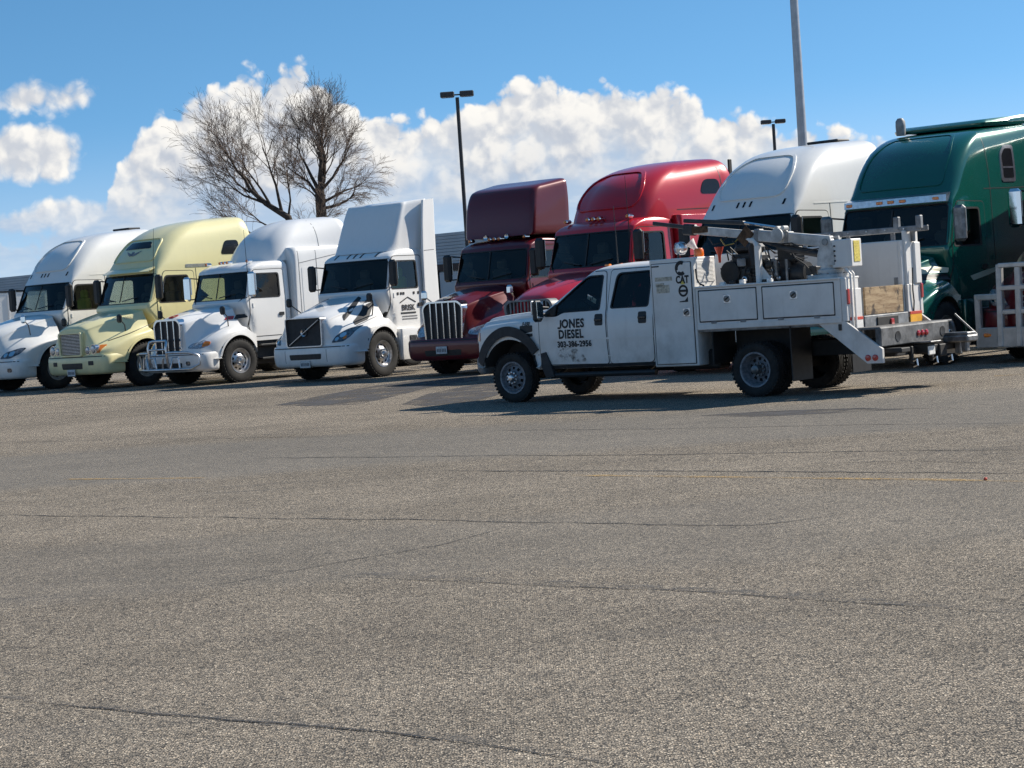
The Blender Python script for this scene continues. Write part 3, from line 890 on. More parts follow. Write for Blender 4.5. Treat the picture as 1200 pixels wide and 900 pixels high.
# ------------------------------------------------------------------ highway tractors (local: +X forward, +Y driver side, origin under the front axle)
def hs(x, zt, yh, zs, yv, zv, yf, zf, zb=.62):
    return (x, [(0, zt), (yh * .55, zt - .012), (yh - .06, zs + .022), (yh, zs), (yh + .025, zs - .06), (yv, zv), (yf - .13, zf), (yf - .03, zf - .06), (yf, zf - .19), (yf, zb + .012), (yf - .02, zb), (0, zb)])

def ringprism(mb, outer, inner, a0, a1, axis='X'):
    n = len(outer)
    def P(a, p): return {'X': (a, p[0], p[1]), 'Y': (p[0], a, p[1]), 'Z': (p[0], p[1], a)}[axis]
    vs = [P(a, p) for a in (a0, a1) for poly in (outer, inner) for p in poly]; fs = []
    for k in range(n):
        j = (k + 1) % n
        fs += [(k, j, n + j, n + k), (2 * n + k, 3 * n + k, 3 * n + j, 2 * n + j), (k, 2 * n + k, 2 * n + j, j), (n + k, n + j, 3 * n + j, 3 * n + k)]
    mb.add(vs, fs); return mb

ARCH = [(.605 * math.cos(2 * math.pi * k / 44), .53 + .605 * math.sin(2 * math.pi * k / 44)) for k in range(44)]

def mir(poly): return [(-u, w) for u, w in poly][::-1]

HOODS = {
 'aero': [hs(-.58, 1.93, .86, 1.86, 1.0, 1.70, 1.12, 1.52), hs(-.1, 1.88, .80, 1.77, .97, 1.50, 1.20, 1.34), hs(.35, 1.79, .74, 1.66, .92, 1.38, 1.22, 1.26),
          hs(.75, 1.68, .66, 1.55, .84, 1.27, 1.18, 1.15), hs(1.02, 1.59, .58, 1.45, .75, 1.16, 1.06, 1.03), hs(1.2, 1.5, .52, 1.34, .66, 1.06, .88, .95), hs(1.28, 1.40, .46, 1.22, .58, .98, .72, .88)],
 'square': [hs(-.58, 1.90, .92, 1.82, 1.02, 1.62, 1.12, 1.48), hs(-.1, 1.84, .86, 1.74, .99, 1.50, 1.18, 1.36), hs(.35, 1.75, .78, 1.64, .95, 1.36, 1.21, 1.27),
            hs(.75, 1.65, .70, 1.55, .90, 1.22, 1.19, 1.12), hs(1.0, 1.58, .62, 1.48, .86, 1.12, 1.14, 1.02), hs(1.18, 1.51, .56, 1.42, .80, 1.06, 1.04, .96), hs(1.24, 1.45, .52, 1.38, .74, 1.02, .96, .93)],
 'narrow': [hs(-.58, 1.90, .74, 1.80, .92, 1.58, 1.10, 1.36), hs(-.1, 1.85, .68, 1.72, .84, 1.40, 1.17, 1.34), hs(.3, 1.79, .60, 1.64, .74, 1.34, 1.21, 1.30),
            hs(.65, 1.73, .52, 1.58, .66, 1.20, 1.18, 1.17), hs(.92, 1.68, .46, 1.52, .58, 1.02, 1.06, 1.00), hs(1.08, 1.63, .42, 1.47, .52, .90, .86, .86), hs(1.14, 1.58, .40, 1.42, .49, .84, .70, .80)],
 'pete': [hs(-.58, 1.90, .80, 1.80, .96, 1.58, 1.10, 1.40), hs(-.1, 1.85, .74, 1.73, .90, 1.44, 1.17, 1.34), hs(.3, 1.79, .68, 1.66, .82, 1.36, 1.21, 1.28),
            hs(.65, 1.72, .62, 1.59, .74, 1.22, 1.18, 1.15), hs(.92, 1.66, .58, 1.53, .68, 1.05, 1.06, 1.00), hs(1.08, 1.61, .55, 1.48, .63, .94, .88, .88), hs(1.14, 1.56, .53, 1.43, .60, .88, .74, .82)],
 'wedge': [hs(-.58, 1.90, .88, 1.82, 1.0, 1.62, 1.10, 1.46), hs(-.1, 1.83, .82, 1.70, .98, 1.42, 1.19, 1.30), hs(.35, 1.71, .76, 1.58, .95, 1.32, 1.22, 1.23),
           hs(.75, 1.60, .70, 1.48, .90, 1.24, 1.20, 1.14), hs(1.02, 1.52, .66, 1.41, .85, 1.14, 1.12, 1.02), hs(1.18, 1.45, .63, 1.35, .78, 1.06, .98, .95), hs(1.25, 1.38, .60, 1.28, .72, 1.0, .84, .90)],
}
def bump_levels(w=1.19, x=1.32, z0=.33, z1=.80, rf=.36):
    return [(x - .10, z0, .63, z0, w - .08, w - .08, rf, .05, .10), (x - .03, z0 + .05, .63, z0 + .05, w - .02, w - .02, rf, .05, .10), (x, z0 + .2, .63, z0 + .2, w, w, rf, .05, .10),
            (x, z1 - .07, .63, z1 - .07, w, w, rf, .05, .10), (x - .03, z1, .63, z1, w - .02, w - .02, rf, .05, .10)]

def cab_aero(xb=-3.45, top=3.96, wb=1.2, base=-.24, head=-.52):
    k = top - 3.96
    return [(-.42, .95, xb, .95, 1.05, wb, .20, .08, .10), (-.42, 1.40, xb, 1.40, 1.06, wb, .15, .08, .10), (base + .07, 1.82, xb, 1.82, 1.06, wb, .10, .08, .13), (base - .04, 2.04, xb, 2.04, 1.05, wb, .09, .08, .14),
            (head, 2.62, xb, 2.62, 1.03, wb, .09, .08, .17), (head - .06, 2.74, xb, 2.74, 1.03, wb, .12, .08, .19), (head - .14, 2.90, xb, 2.92, 1.03, wb, .28, .10, .22),
            (head - .33, 3.20, xb, 3.25, .99, wb - .02, .38, .12, .28), (head - .68, 3.52 + k * .6, xb, 3.58 + k * .6, .93, wb - .07, .42, .15, .34), (head - 1.18, 3.76 + k, xb + .02, 3.82 + k, .83, wb - .18, .40, .18, .35),
            (head - 1.74, 3.88 + k, xb + .05, 3.93 + k, .66, wb - .35, .35, .20, .30), (head - 2.22, 3.93 + k, xb + .10, 3.965 + k, .40, wb - .70, .25, .20, .20)]

def cab_short(xb=-1.78, wf=1.0, wb=1.03, roof=2.86, base=-.32, head=-.48):
    return [(-.42, .95, xb, .95, wf + .03, wb, .18, .06, .08), (-.42, 1.4, xb, 1.4, wf + .04, wb, .14, .06, .08), (base + .06, 1.84, xb, 1.84, wf + .04, wb, .09, .06, .10), (base - .01, 2.02, xb, 2.02, wf + .03, wb, .08, .06, .11),
            (head, 2.60, xb, 2.60, wf, wb - .02, .08, .06, .12), (head - .05, 2.70, xb, 2.70, wf, wb - .02, .11, .07, .13), (head - .16, 2.78, xb + .01, roof - .06, wf - .02, wb - .05, .24, .10, .16),
            (head - .34, 2.83, xb + .03, roof - .01, wf - .10, wb - .14, .28, .12, .18), (head - .58, 2.86, xb + .10, roof + .015, .55, .55, .26, .15, .18)]

def shl(levels, df, db=None):
    """move levels along the truck: df for the front edge, db for the rear edge"""
    db = df if db is None else db
    return [(l[0] + df, l[1], l[2] + db) + tuple(l[3:]) for l in levels]

def zmb(levels, sub=3):
    return MB().loft(zbody(levels, sub))

DEFAULT = dict(paint='white', hood='aero', bumper=None, bumpmat=None, ws=[(-1.01, 1.97), (1.01, 1.97), (.985, 2.63), (-.985, 2.63)],
    win=[(-.56, 1.94), (-1.42, 1.94), (-1.42, 2.55), (-.80, 2.55)], door=[(-.60, 1.06), (-1.60, 1.06), (-1.60, 2.66), (-.76, 2.68), (-.50, 2.02), (-.50, 1.25)],
    cav_xb=-1.62, skirt=True, tank=False, steer='steer', mirror='black', seat='seat', wheelbase=5.6, split=True)

def semi(P0, pos, rz):
    P = dict(DEFAULT); P.update(P0); pm = P['paint']
    root = empty(P.get('name', 'semi_truck'), (pos[0], pos[1], 0), rz)
    tag(root, P['label'], 'semi truck', 'semi tractors parked in a row')
    # ---- cab shell, hollow behind the glass
    mb = zmb(P['cab']); pr = Proj(bvh_of(mb)); me = mb.mesh('cab', [pm, 'dark'])
    cav = []
    for L in catmull([list(l) for l in P['cab']], 2):
        if 1.05 <= L[1] <= 2.66: cav.append((L[0] - .075, L[1], P['cav_xb'], L[1], L[4] - .075, L[4] - .06, L[6], .05, L[8]))
    cavm = zmb(cav, 1).mesh('cav', 'dark')
    ws, win = rpoly(P['ws'], .07), rpoly(P['win'], .07)
    cut = [cavm, MB().prism(ws, .6, -.95, 'X').mesh('c', 'dark'), MB().prism(win, -1.6, 1.6).mesh('c', 'dark')]
    cab = link('cab', boolean(me, cut), root)
    w = pr.patch(MB(), 'F', scalep(ws, .012), -.012, rings=6, rim=0).obj('windshield', 'glass', root)
    pr.patch(MB(), 'F', scalep(ws, .045), .006, hole=scalep(ws, -.012), rings=1).obj('window_seal', 'black', w)
    if P['split']: pr.ribbon(MB(), 'F', [(0, 2.0), (0, 2.61)], .03, .004).obj('centre_post', 'black', w)
    for sg in (-1, 1):                                          # wipers
        pr.ribbon(MB(), 'F', [(sg * .12, 2.02), (sg * .62, 2.10)], .022, .025).obj('wiper', 'black', w)
    for view in 'LR':
        dob = pr.patch(MB(), view, rpoly(P['door'], .08), .007, hole=scalep(win, .02), rings=6).obj('door', pm, root)
        pr.patch(MB(), view, scalep(win, .012), -.012, rings=3, rim=0).obj('window_glass', 'glassd' if P.get('darkwin') else 'glass', dob)
        pr.patch(MB(), view, scalep(win, .035), .010, hole=scalep(win, -.008), rings=1).obj('window_seal', 'black', dob)
        dg_ = rpoly(P['door'], .08); dg_ = scalep(dg_, .008); pr.ribbon(MB(), view, dg_ + dg_[:1], .016, .0045).obj('door_gap', 'black', dob)
        xh = P['door'][1][0] + .12
        pr.patch(MB(), view, rpoly([(xh - .05, 1.52), (xh + .09, 1.52), (xh + .09, 1.60), (xh - .05, 1.60)], .02), .035, rings=1, rim=.04).obj('door_handle', 'black', dob)
        for k in range(2):                                      # hinges
            pr.patch(MB(), view, [(P['door'][0][0] - .02, 1.3 + k * .45), (P['door'][0][0] + .02, 1.3 + k * .45), (P['door'][0][0] + .02, 1.4 + k * .45), (P['door'][0][0] - .02, 1.4 + k * .45)], .02, rings=1).obj('hinge', pm, dob)
    for sg in (1, -1):                                          # seats, wheel
        MB().box((-1.20, sg * .5, 1.5), (.5, .5, .2), .05).box((-1.42, sg * .5, 1.85), (.16, .5, .75), .06).box((-1.44, sg * .5, 2.32), (.12, .28, .24), .05).obj('seat', P['seat'] if sg > 0 else 'seat', root)
    MB().lathe([(.22 + .018 * math.cos(a), .018 * math.sin(a)) for a in [2 * math.pi * i / 8 for i in range(8)]], 24, 'X', close=True).box((0, 0, 0), (.02, .42, .04)).xf(Matrix.Translation((-.74, .5, 1.92)) @ Euler((0, R(35), 0)).to_matrix().to_4x4()).obj('steering_wheel', 'black', root)
    # ---- hood with wheel openings
    hm = MB().loft(hoodloft(HOODS[P['hood']])); hp = Proj(bvh_of(hm)); hme = hm.mesh('hood', [pm, 'dark'])
    cuts = []
    for sg in (1, -1):
        c = MB().prism(ARCH, sg * .60, sg * 1.5); cuts.append(c.mesh('c', 'dark'))
    cuts.append(MB().prism([(-.20, 1.32), (-.20, 2.3), (-1.2, 2.3), (-1.2, 1.12), (-.52, 1.12)], -2, 2).mesh('c', pm))
    hood = link('hood', darken_arch(boolean(hme, cuts, True), 0, .53, .605, .60), root)
    for view, sg in (('L', 1), ('R', -1)):
        arc = [(.615 * math.cos(R(a)), .53 + .615 * math.sin(R(a))) for a in range(12, 172, 8)]
        hp.ribbon(MB(), view, arc, .045, .018, seg=.2).obj('wheel_arch_lip', P.get('lip', pm), hood)
    # ---- bumper
    bl = P['bumper'] or bump_levels(); bmb = zmb(bl, 3); bp = Proj(bvh_of(bmb))
    bumper = bmb.obj('bumper', P['bumpmat'] or pm, root)
    bp.patch(MB(), 'F', rpoly(P.get('intake', [(-.5, .44), (.5, .44), (.52, .56), (-.52, .56)]), .03), .004, rings=2).obj('air_intake', 'black', bumper)
    zg = bl[-1][1] + .012; bp.ribbon(MB(), 'F', [(-bl[2][4] + .06, bl[-2][1] + .03), (bl[2][4] - .06, bl[-2][1] + .03)], .018, .006).obj('bumper_gap', 'black', bumper)
    # ---- lamps
    for sg in (1, -1):
        poly = P['head']; poly = poly if sg > 0 else mir(poly)
        h = hp.patch(MB(), 'F', rpoly(poly, .05), .012, rings=4, rim=.03).obj('headlight', P.get('headmat', 'lensd'), root)
        if 'lampcell' in P:
            for (u, w_, r_) in P['lampcell']:
                hp.patch(MB(), 'F', [(sg * u + r_ * math.cos(a), w_ + r_ * math.sin(a)) for a in [2 * math.pi * i / 12 for i in range(12)]], .022, rings=2).obj('lamp_reflector', 'chrome', h)
        if 'signal' in P:
            sp = P['signal'] if sg > 0 else mir(P['signal'])
            hp.patch(MB(), 'F', rpoly(sp, .03), .020, rings=2).obj('turn_signal', 'amber', h)
        if 'fog' in P:
            fy, fz = P['fog']
            bp.patch(MB(), 'F', rpoly([(sg * fy - .07, fz - .05), (sg * fy + .07, fz - .05), (sg * fy + .07, fz + .05), (sg * fy - .07, fz + .05)], .04), .006, rings=2).obj('fog_light', 'lensd', bumper)
    # ---- chassis
    wb = P['wheelbase']; fr = MB()
    for sg in (1, -1): fr.box(((.9 - wb - 1.4) / 2, sg * .42, .86), (.9 + wb + 1.4, .09, .28))
    fr.box((-wb, 0, .5), (.2, 1.6, .2), .05).box((-wb - 1.3, 0, .5), (.2, 1.6, .2), .05).box((0, 0, .5), (.16, 1.8, .14), .03)
    fr.box((-2.0, 0, .75), (3.0, .5, .4), .05).box((-.1, 0, .85), (1.2, 1.05, .7), .05)
    fr.obj('frame', 'frame', root)
    MB().prism([(-wb - 1.1, -.45), (-wb - .2, -.45), (-wb - .1, 0), (-wb - .2, .45), (-wb - 1.1, .45), (-wb - .7, .08), (-wb - .7, -.08)], 1.08, 1.14, 'Z').obj('fifth_wheel', 'frame', root)
    for sg in (1, -1):
        wheel(root, P['steer'], 0, sg * 1.03, .515)
        for a in (wb, wb + 1.3): wheel(root, 'dual', -a, sg * 1.09, .51)
        MB().box((-wb - 2.05, sg * .95, .62), (.02, .6, .7)).obj('mud_flap', 'black', root)
    xs = P['cab'][0][2] if not P.get('sleeper') else P['sleeper'][0][2]
    for sg in (1, -1):
        if P['skirt']:
            L = [(-.64, .34, xs + .1, .34, .06, .06, .05, .03, 0), (-.62, .45, xs, .45, .07, .07, .05, .03, 0), (-.62, .98, xs, .98, .085, .085, .05, .03, 0), (-.64, 1.02, xs, 1.02, .06, .06, .05, .03, 0)]
            t = zmb(L, 2); t.xf(Matrix.Translation((0, sg * 1.115, 0))); sk = t.obj('side_fairing', pm, root)
            for z in (.52, .82): MB().box((-1.2, sg * 1.195, z), (.62, .03, .12), .01).obj('step', 'black', sk)
        else:
            t = MB().lathe([(.001, -1.5), (.26, -1.5), (.30, -1.47), (.30, -2.95), (.26, -3.0), (.001, -3.0)], 24, 'X', c=(0, sg * .88, .68))
            tk = t.obj('fuel_tank', 'alu', root)
            for x in (-1.75, -2.7): MB().lathe([(.305, x), (.312, x + .005), (.312, x + .075), (.305, x + .08)], 24, 'X', c=(0, sg * .88, .68)).obj('strap', 'chrome', tk)
            MB().box((-1.05, sg * 1.02, .52), (.72, .26, .05), .01).box((-1.05, sg * 1.0, .84), (.72, .24, .05), .01).box((-1.05, sg * .9, .7), (.72, .04, .62), .01).obj('step', 'black', root)
        # rear-view mirrors
        mx, my = P.get('mirror_pos', (-.44, 1.24))
        m_ = MB().box((mx, sg * my, 2.30), (.13, .22, .60), .05).obj('mirror', P['mirror'], root)
        MB().box((mx - .068, sg * my, 2.36), (.006, .17, .40), .002).obj('mirror_glass', 'chrome', m_)
        for za, zb_ in ((2.52, 2.56), (2.05, 2.04)):
            MB().tube([(mx - .30, sg * 1.0, za), (mx - .06, sg * (my - .06), zb_), (mx, sg * my, zb_)], .016, 6).obj('mirror_arm', 'black', m_)
        if P.get('hoodmirror'):
            hx, hy, hz, hmt = P['hoodmirror']
            h = hp.pt('L' if sg > 0 else 'R', hx, 1.2, 0)
            b = MB().box((hx + .12, sg * hy, hz), (.09, .17, .20), .04).obj('hood_mirror', hmt, root)
            MB().tube([(hx - .25, sg * (hy - .28), hz - .42), (hx - .05, sg * (hy - .05), hz - .15), (hx + .1, sg * hy, hz - .03)], .014, 6).obj('mirror_arm', P.get('hmarm', 'black'), b)
    # ---- marker lights over the windscreen
    for i, y in enumerate(P.get('marker_y', (-.78, -.14, 0, .14, .78))):
        z = P.get('marker_z', 2.86); v = P.get('marker', 'lens')
        if v == 'slit':
            pr.patch(MB(), 'F', [(y - .028, z - .045), (y + .008, z - .045), (y + .03, z + .05), (y - .006, z + .05)], .012, rings=1).obj('marker_light', 'blackg', root)
        elif v == 'bullet':
            p = pr.pt('F', y, P.get('marker_zp', 2.76), 0)
            b = MB().box((p.x - .10, y, P.get('marker_top', 2.865)), (.17, .085, .075), .03).obj('marker_light', 'chrome', root)
            MB().box((p.x - .01, y, P.get('marker_top', 2.865)), (.05, .075, .065), .025).obj('lens', 'amber', b)
    # ---- sleeper and roof
    if P.get('sleeper'):
        smb = zmb(P['sleeper']); sl = smb.obj('sleeper', pm, root); sp_ = Proj(bvh_of(smb))
    else: sl, sp_ = cab, pr
    if P.get('roof'):
        rmb = zmb(P['roof']); rf = rmb.obj(P.get('roofname', 'roof_fairing'), P.get('roofmat', pm), root); rp = Proj(bvh_of(rmb))
    else: rf, rp = cab, pr
    P['fn'](root, dict(pr=pr, hp=hp, bp=bp, sp=sp_, rp=rp, cab=cab, hood=hood, bumper=bumper, sleeper=sl, roof=rf, pm=pm))
    return root

def grille_frame(root, x, outer, inset, depth, chrome='chrome', back='grille', tilt=0.0, bars=(), vbars=(), bw=.02):
    """a framed grille standing at x; bars: z of horizontal slats, vbars: y of upright bars"""
    outer = rpoly(outer, .07); inner = scalep(outer, -inset)
    piv = Matrix.Translation((x, 0, outer[0][1])) @ Euler((0, -tilt, 0)).to_matrix().to_4x4() @ Matrix.Translation((-x, 0, -outer[0][1]))
    g_ = ringprism(MB(), outer, inner, x - depth, x + .035); g_.xf(piv); go = g_.obj('grille', chrome, root)
    b = MB().prism(inner, x - depth, x - .02, 'X'); b.xf(piv); b.obj('grille_mesh', back, go)
    ys = [p[0] for p in inner]; zs = [p[1] for p in inner]
    def half(z):
        c = cen(inner); best = .1
        for i in range(len(inner)):
            (y0, z0), (y1, z1) = inner[i], inner[(i + 1) % len(inner)]
            if (z0 - z) * (z1 - z) <= 0 and abs(z1 - z0) > 1e-6:
                best = max(best, abs(y0 + (y1 - y0) * (z - z0) / (z1 - z0)))
        return best
    def span(y):
        v = []
        for i in range(len(inner)):
            (y0, z0), (y1, z1) = inner[i], inner[(i + 1) % len(inner)]
            if (y0 - y) * (y1 - y) <= 0 and abs(y1 - y0) > 1e-6: v.append(z0 + (z1 - z0) * (y - y0) / (y1 - y0))
        return min(v), max(v)
    for z in bars:
        t = MB().box((x, 0, z), (.03, 2 * half(z), bw), .004); t.xf(piv); t.obj('slat', chrome, go)
    for y in vbars:
        a, c = span(y); t = MB().box((x + .012, y, (a + c) / 2), (.035, bw, c - a), .006); t.xf(piv); t.obj('grille_bar', chrome, go)
    return go

def antenna(root, x, y, z0, h, lean=-.12):
    MB().tube([(x, y, z0), (x + lean * .3, y, z0 + h * .5), (x + lean, y, z0 + h)], [.012, .008, .004], 5).obj('antenna', 'black', root)

def licence(parent, x, y, z, rz=0):
    p = MB().box((0, 0, 0), (.012, .31, .155), .004); p.xf(Matrix.Translation((x, y, z)) @ Matrix.Rotation(rz, 4, 'Z')); o = p.obj('licence_plate', 'plate', parent)
    for k in range(6):
        t = MB().box((.009, -.105 + k * .042 + (.01 if k > 2 else 0), -.005), (.004, .026, .07)); t.xf(Matrix.Translation((x, y, z)) @ Matrix.Rotation(rz, 4, 'Z')); t.obj('character', 'greylet', o)

# ---- the individual trucks
def fn_cascadia(root, d):
    pr, hp, bp = d['pr'], d['hp'], d['bp']
    grille_frame(root, 1.29, [(-.36, .70), (.36, .70), (.47, 1.38), (.40, 1.46), (-.40, 1.46), (-.47, 1.38)], .035, .22, bars=[.80 + .085 * i for i in range(8)], bw=.022)
    MB().box((1.335, 0, 1.50), (.03, .30, .05), .012).obj('badge', 'chrome', d['hood'])
    # raised oval border on the front of the roof
    o = rpoly([(-.74, 2.98), (.74, 2.98), (.70, 3.45), (.46, 3.70), (-.46, 3.70), (-.70, 3.45)], .30, 6)
    d['rp'].patch(MB(), 'F', scalep(o, .035), .035, hole=o, rings=1, rim=.06).obj('roof_rib', d['pm'], d['roof'])
    d['rp'].patch(MB(), 'L', rpoly([(-2.86, 3.12), (-3.22, 3.12), (-3.22, 3.42), (-2.96, 3.42)], .1), .006, rings=2).obj('sleeper_window', 'glassd' if 0 else 'blackg', d['roof'])
    MB().box((-3.3, 0, 3.985), (.40, .7, .05), .02).obj('roof_vent', 'black', d['roof'])
    for view in 'LR':
        d['rp'].ribbon(MB(), view, [(-1.25, 2.80), (-3.5, 2.84)], .02, .006).obj('drip_rail', d['pm'], d['roof'])
        d['pr'].ribbon(MB(), view, [(-1.68, 1.05), (-1.68, 2.8)], .014, .003).obj('seam', 'black', d['cab'])
        d['pr'].patch(MB(), view, rpoly([(-2.3, 1.25), (-2.9, 1.25), (-2.9, 1.75), (-2.3, 1.75)], .05), .006, rings=2).obj('luggage_door', d['pm'], d['cab'])

def fn_century(root, d):
    pr, hp, bp = d['pr'], d['hp'], d['bp']
    grille_frame(root, 1.29, [(-.45, .80), (.45, .80), (.47, 1.36), (-.47, 1.36)], .06, .14, chrome=d['pm'], back='grille', bars=())
    g_ = [c for c in root.children if c.name.startswith('grille')][0]
    for i in range(14): MB().box((1.292, 0, .86 + .034 * i), (.02, .80, .014), .003).obj('slat', 'alu', g_)
    # round lamps on the fender noses
    for sg in (1, -1):
        for (y, z, r) in ((.60, .93, .085), (.82, .95, .10)):
            p = hp.pt('F', sg * y, z, 0)
            l = MB().lathe([(.001, p.x + .045), (r * .7, p.x + .04), (r, p.x + .015), (r + .012, p.x - .02), (r + .012, p.x - .10)], 20, 'X', c=(0, sg * y, z)).obj('headlight', 'lens', root)
            MB().lathe([(r + .004, p.x + .02), (r + .02, p.x + .02), (r + .02, p.x - .06)], 20, 'X', c=(0, sg * y, z)).obj('lamp_bezel', 'chrome', l)
        hp.patch(MB(), 'F', rpoly([(sg * .95 - .06, .86), (sg * .95 + .06, .86), (sg * .95 + .06, 1.04), (sg * .95 - .06, 1.04)], .03), .015, rings=2).obj('turn_signal', 'amber', root)
        bp.patch(MB(), 'F', rpoly([(sg * .72 - .09, .58), (sg * .72 + .09, .58), (sg * .72 + .09, .68), (sg * .72 - .09, .68)], .02), .006, rings=1).obj('bumper_opening', 'black', d['bumper'])
    licence(d['bumper'], 1.34, 0, .42)
    # skylight in the roof, winged emblem under it
    sk = d['rp'].patch(MB(), 'F', rpoly([(-.52, 3.26), (.52, 3.26), (.40, 3.42), (-.40, 3.42)], .06), .012, rings=3).obj('skylight', 'blackg', d['roof'])
    for sg in (1, -1):
        for k in range(3): d['rp'].ribbon(MB(), 'F', [(sg * .05, 3.14 - k * .022), (sg * (.28 - k * .05), 3.20 - k * .03)], .018, .010).obj('emblem_feather', 'greysteel', sk)
    d['rp'].patch(MB(), 'F', rpoly([(-.05, 3.10), (.05, 3.10), (.05, 3.2), (-.05, 3.2)], .03), .012, rings=1).obj('emblem', 'greysteel', sk)
    o = rpoly([(-.80, 2.96), (.80, 2.96), (.66, 3.48), (-.66, 3.48)], .14, 6)
    d['rp'].patch(MB(), 'F', scalep(o, .03), .03, hole=o, rings=1, rim=.05).obj('roof_rib', d['pm'], d['roof'])
    d['rp'].patch(MB(), 'L', rpoly([(-2.45, 3.02), (-3.0, 3.02), (-3.0, 3.36), (-2.62, 3.36)], .09), .008, rings=2).obj('sleeper_window', 'blackg', d['roof'])
    # sun visor
    v = MB(); pts = []
    for i in range(13):
        y = -.92 + 1.84 * i / 12; x = pr.pt('F', y, 2.70, 0).x; pts.append((x, y))
    vs = []
    for x, y in pts: vs += [(x - .04, y, 2.80), (x + .15, y, 2.70), (x + .155, y, 2.685), (x - .03, y, 2.76)]
    fs = []
    for i in range(12):
        for k in range(4): fs.append((4 * i + k, 4 * i + (k + 1) % 4, 4 * i + 4 + (k + 1) % 4, 4 * i + 4 + k))
    fs += [(0, 1, 2, 3), (48, 51, 50, 49)]
    v.add(vs, fs); v.obj('sun_visor', d['pm'], root)
    for view in 'LR':
        d['rp'].patch(MB(), view, rpoly([(-1.40, 2.74), (-2.10, 2.74), (-2.10, 2.82), (-1.40, 2.82)], .02), .008, rings=1).obj('trim_strip', 'alu', d['roof'])
        pr.ribbon(MB(), view, [(-1.68, 1.05), (-1.68, 2.72)], .014, .003).obj('seam', 'black', d['cab'])
        hp.ribbon(MB(), view, [(-.50, 1.50), (.90, 1.12)], .014, .003).obj('hood_seam', 'black', d['hood'])
    text_on(hp, 'lettering', d['hood'], 'L', .22, 1.62, '12016', .085, 'greylet', off=.008)
    antenna(root, -.5, .96, 1.95, 1.75)

def bullbar(root, m='alu'):
    g_ = MB()
    for sg in (1, -1):
        g_.tube([(1.36, sg * .34, .42), (1.50, sg * .34, .50), (1.54, sg * .34, .95), (1.50, sg * .33, 1.08), (1.46, sg * .25, 1.10), (1.46, 0, 1.10)], .035, 8)
        g_.tube([(1.54, sg * .34, .82), (1.50, sg * .70, .82), (1.36, sg * 1.0, .80), (1.22, sg * 1.14, .72), (1.20, sg * 1.15, .52), (1.34, sg * .98, .42), (1.44, sg * .6, .42), (1.50, sg * .34, .42)], .033, 8)
        g_.tube([(1.52, sg * .34, .70), (1.50, sg * .16, .70), (1.50, sg * .12, .45), (1.46, sg * .1, .38)], .025, 8)
        g_.tube([(1.50, sg * .42, .44), (1.48, sg * .50, .70), (1.44, sg * .66, .70), (1.44, sg * .70, .44)], .025, 8)
    g_.tube([(1.50, -.34, .42), (1.52, 0, .42), (1.50, .34, .42)], .033, 8).tube([(1.54, -.34, .90), (1.54, 0, .90), (1.54, .34, .90)], .025, 8)
    return g_.obj('bull_bar', m, root, 60)

def fn_pete_white(root, d):
    pr, hp, bp = d['pr'], d['hp'], d['bp']
    grille_frame(root, 1.18, [(-.47, .68), (.47, .68), (.52, 1.48), (.40, 1.60), (-.40, 1.60), (-.52, 1.48)], .055, .22, vbars=(-.24, 0, .24), bw=.03)
    hp.patch(MB(), 'F', [(.10 * math.cos(a), 1.645 + .035 * math.sin(a)) for a in [2 * math.pi * i / 16 for i in range(16)]], .04, rings=1).obj('oval_badge', 'redlens', d['hood'])
    bullbar(root)
    hp.patch(MB(), 'L', rpoly([(-.12, 1.50), (-.46, 1.52), (-.50, 1.60), (-.22, 1.60)], .03), .03, rings=2, rim=.04).obj('side_vent', 'black', d['hood'])
    hp.patch(MB(), 'L', rpoly([(.12, 1.50), (-.10, 1.50), (-.16, 1.58), (.02, 1.58)], .02), .012, rings=1).obj('red_badge', 'redlens', d['hood'])
    sp = d['sp']
    for view in 'LR':
        for x in (-2.0, -2.56): sp.ribbon(MB(), view, [(x, 1.1), (x, 3.05)], .014, .004).obj('seam', 'greylet', d['sleeper'])
        sp.patch(MB(), view, rpoly([(-2.08, 1.25), (-2.48, 1.25), (-2.48, 2.65), (-2.08, 2.65)], .05), .006, rings=2).obj('luggage_door', d['pm'], d['sleeper'])
        sp.ribbon(MB(), view, [(-2.0, 2.75), (-3.5, 2.98)], .014, .004).obj('seam', 'greylet', d['sleeper'])
    d['rp'].ribbon(MB(), 'L', [(-2.80, 3.1), (-2.80, 3.8)], .016, .004).obj('seam', 'greylet', d['roof'])
    antenna(root, -.55, .98, 2.0, 1.6, .03)

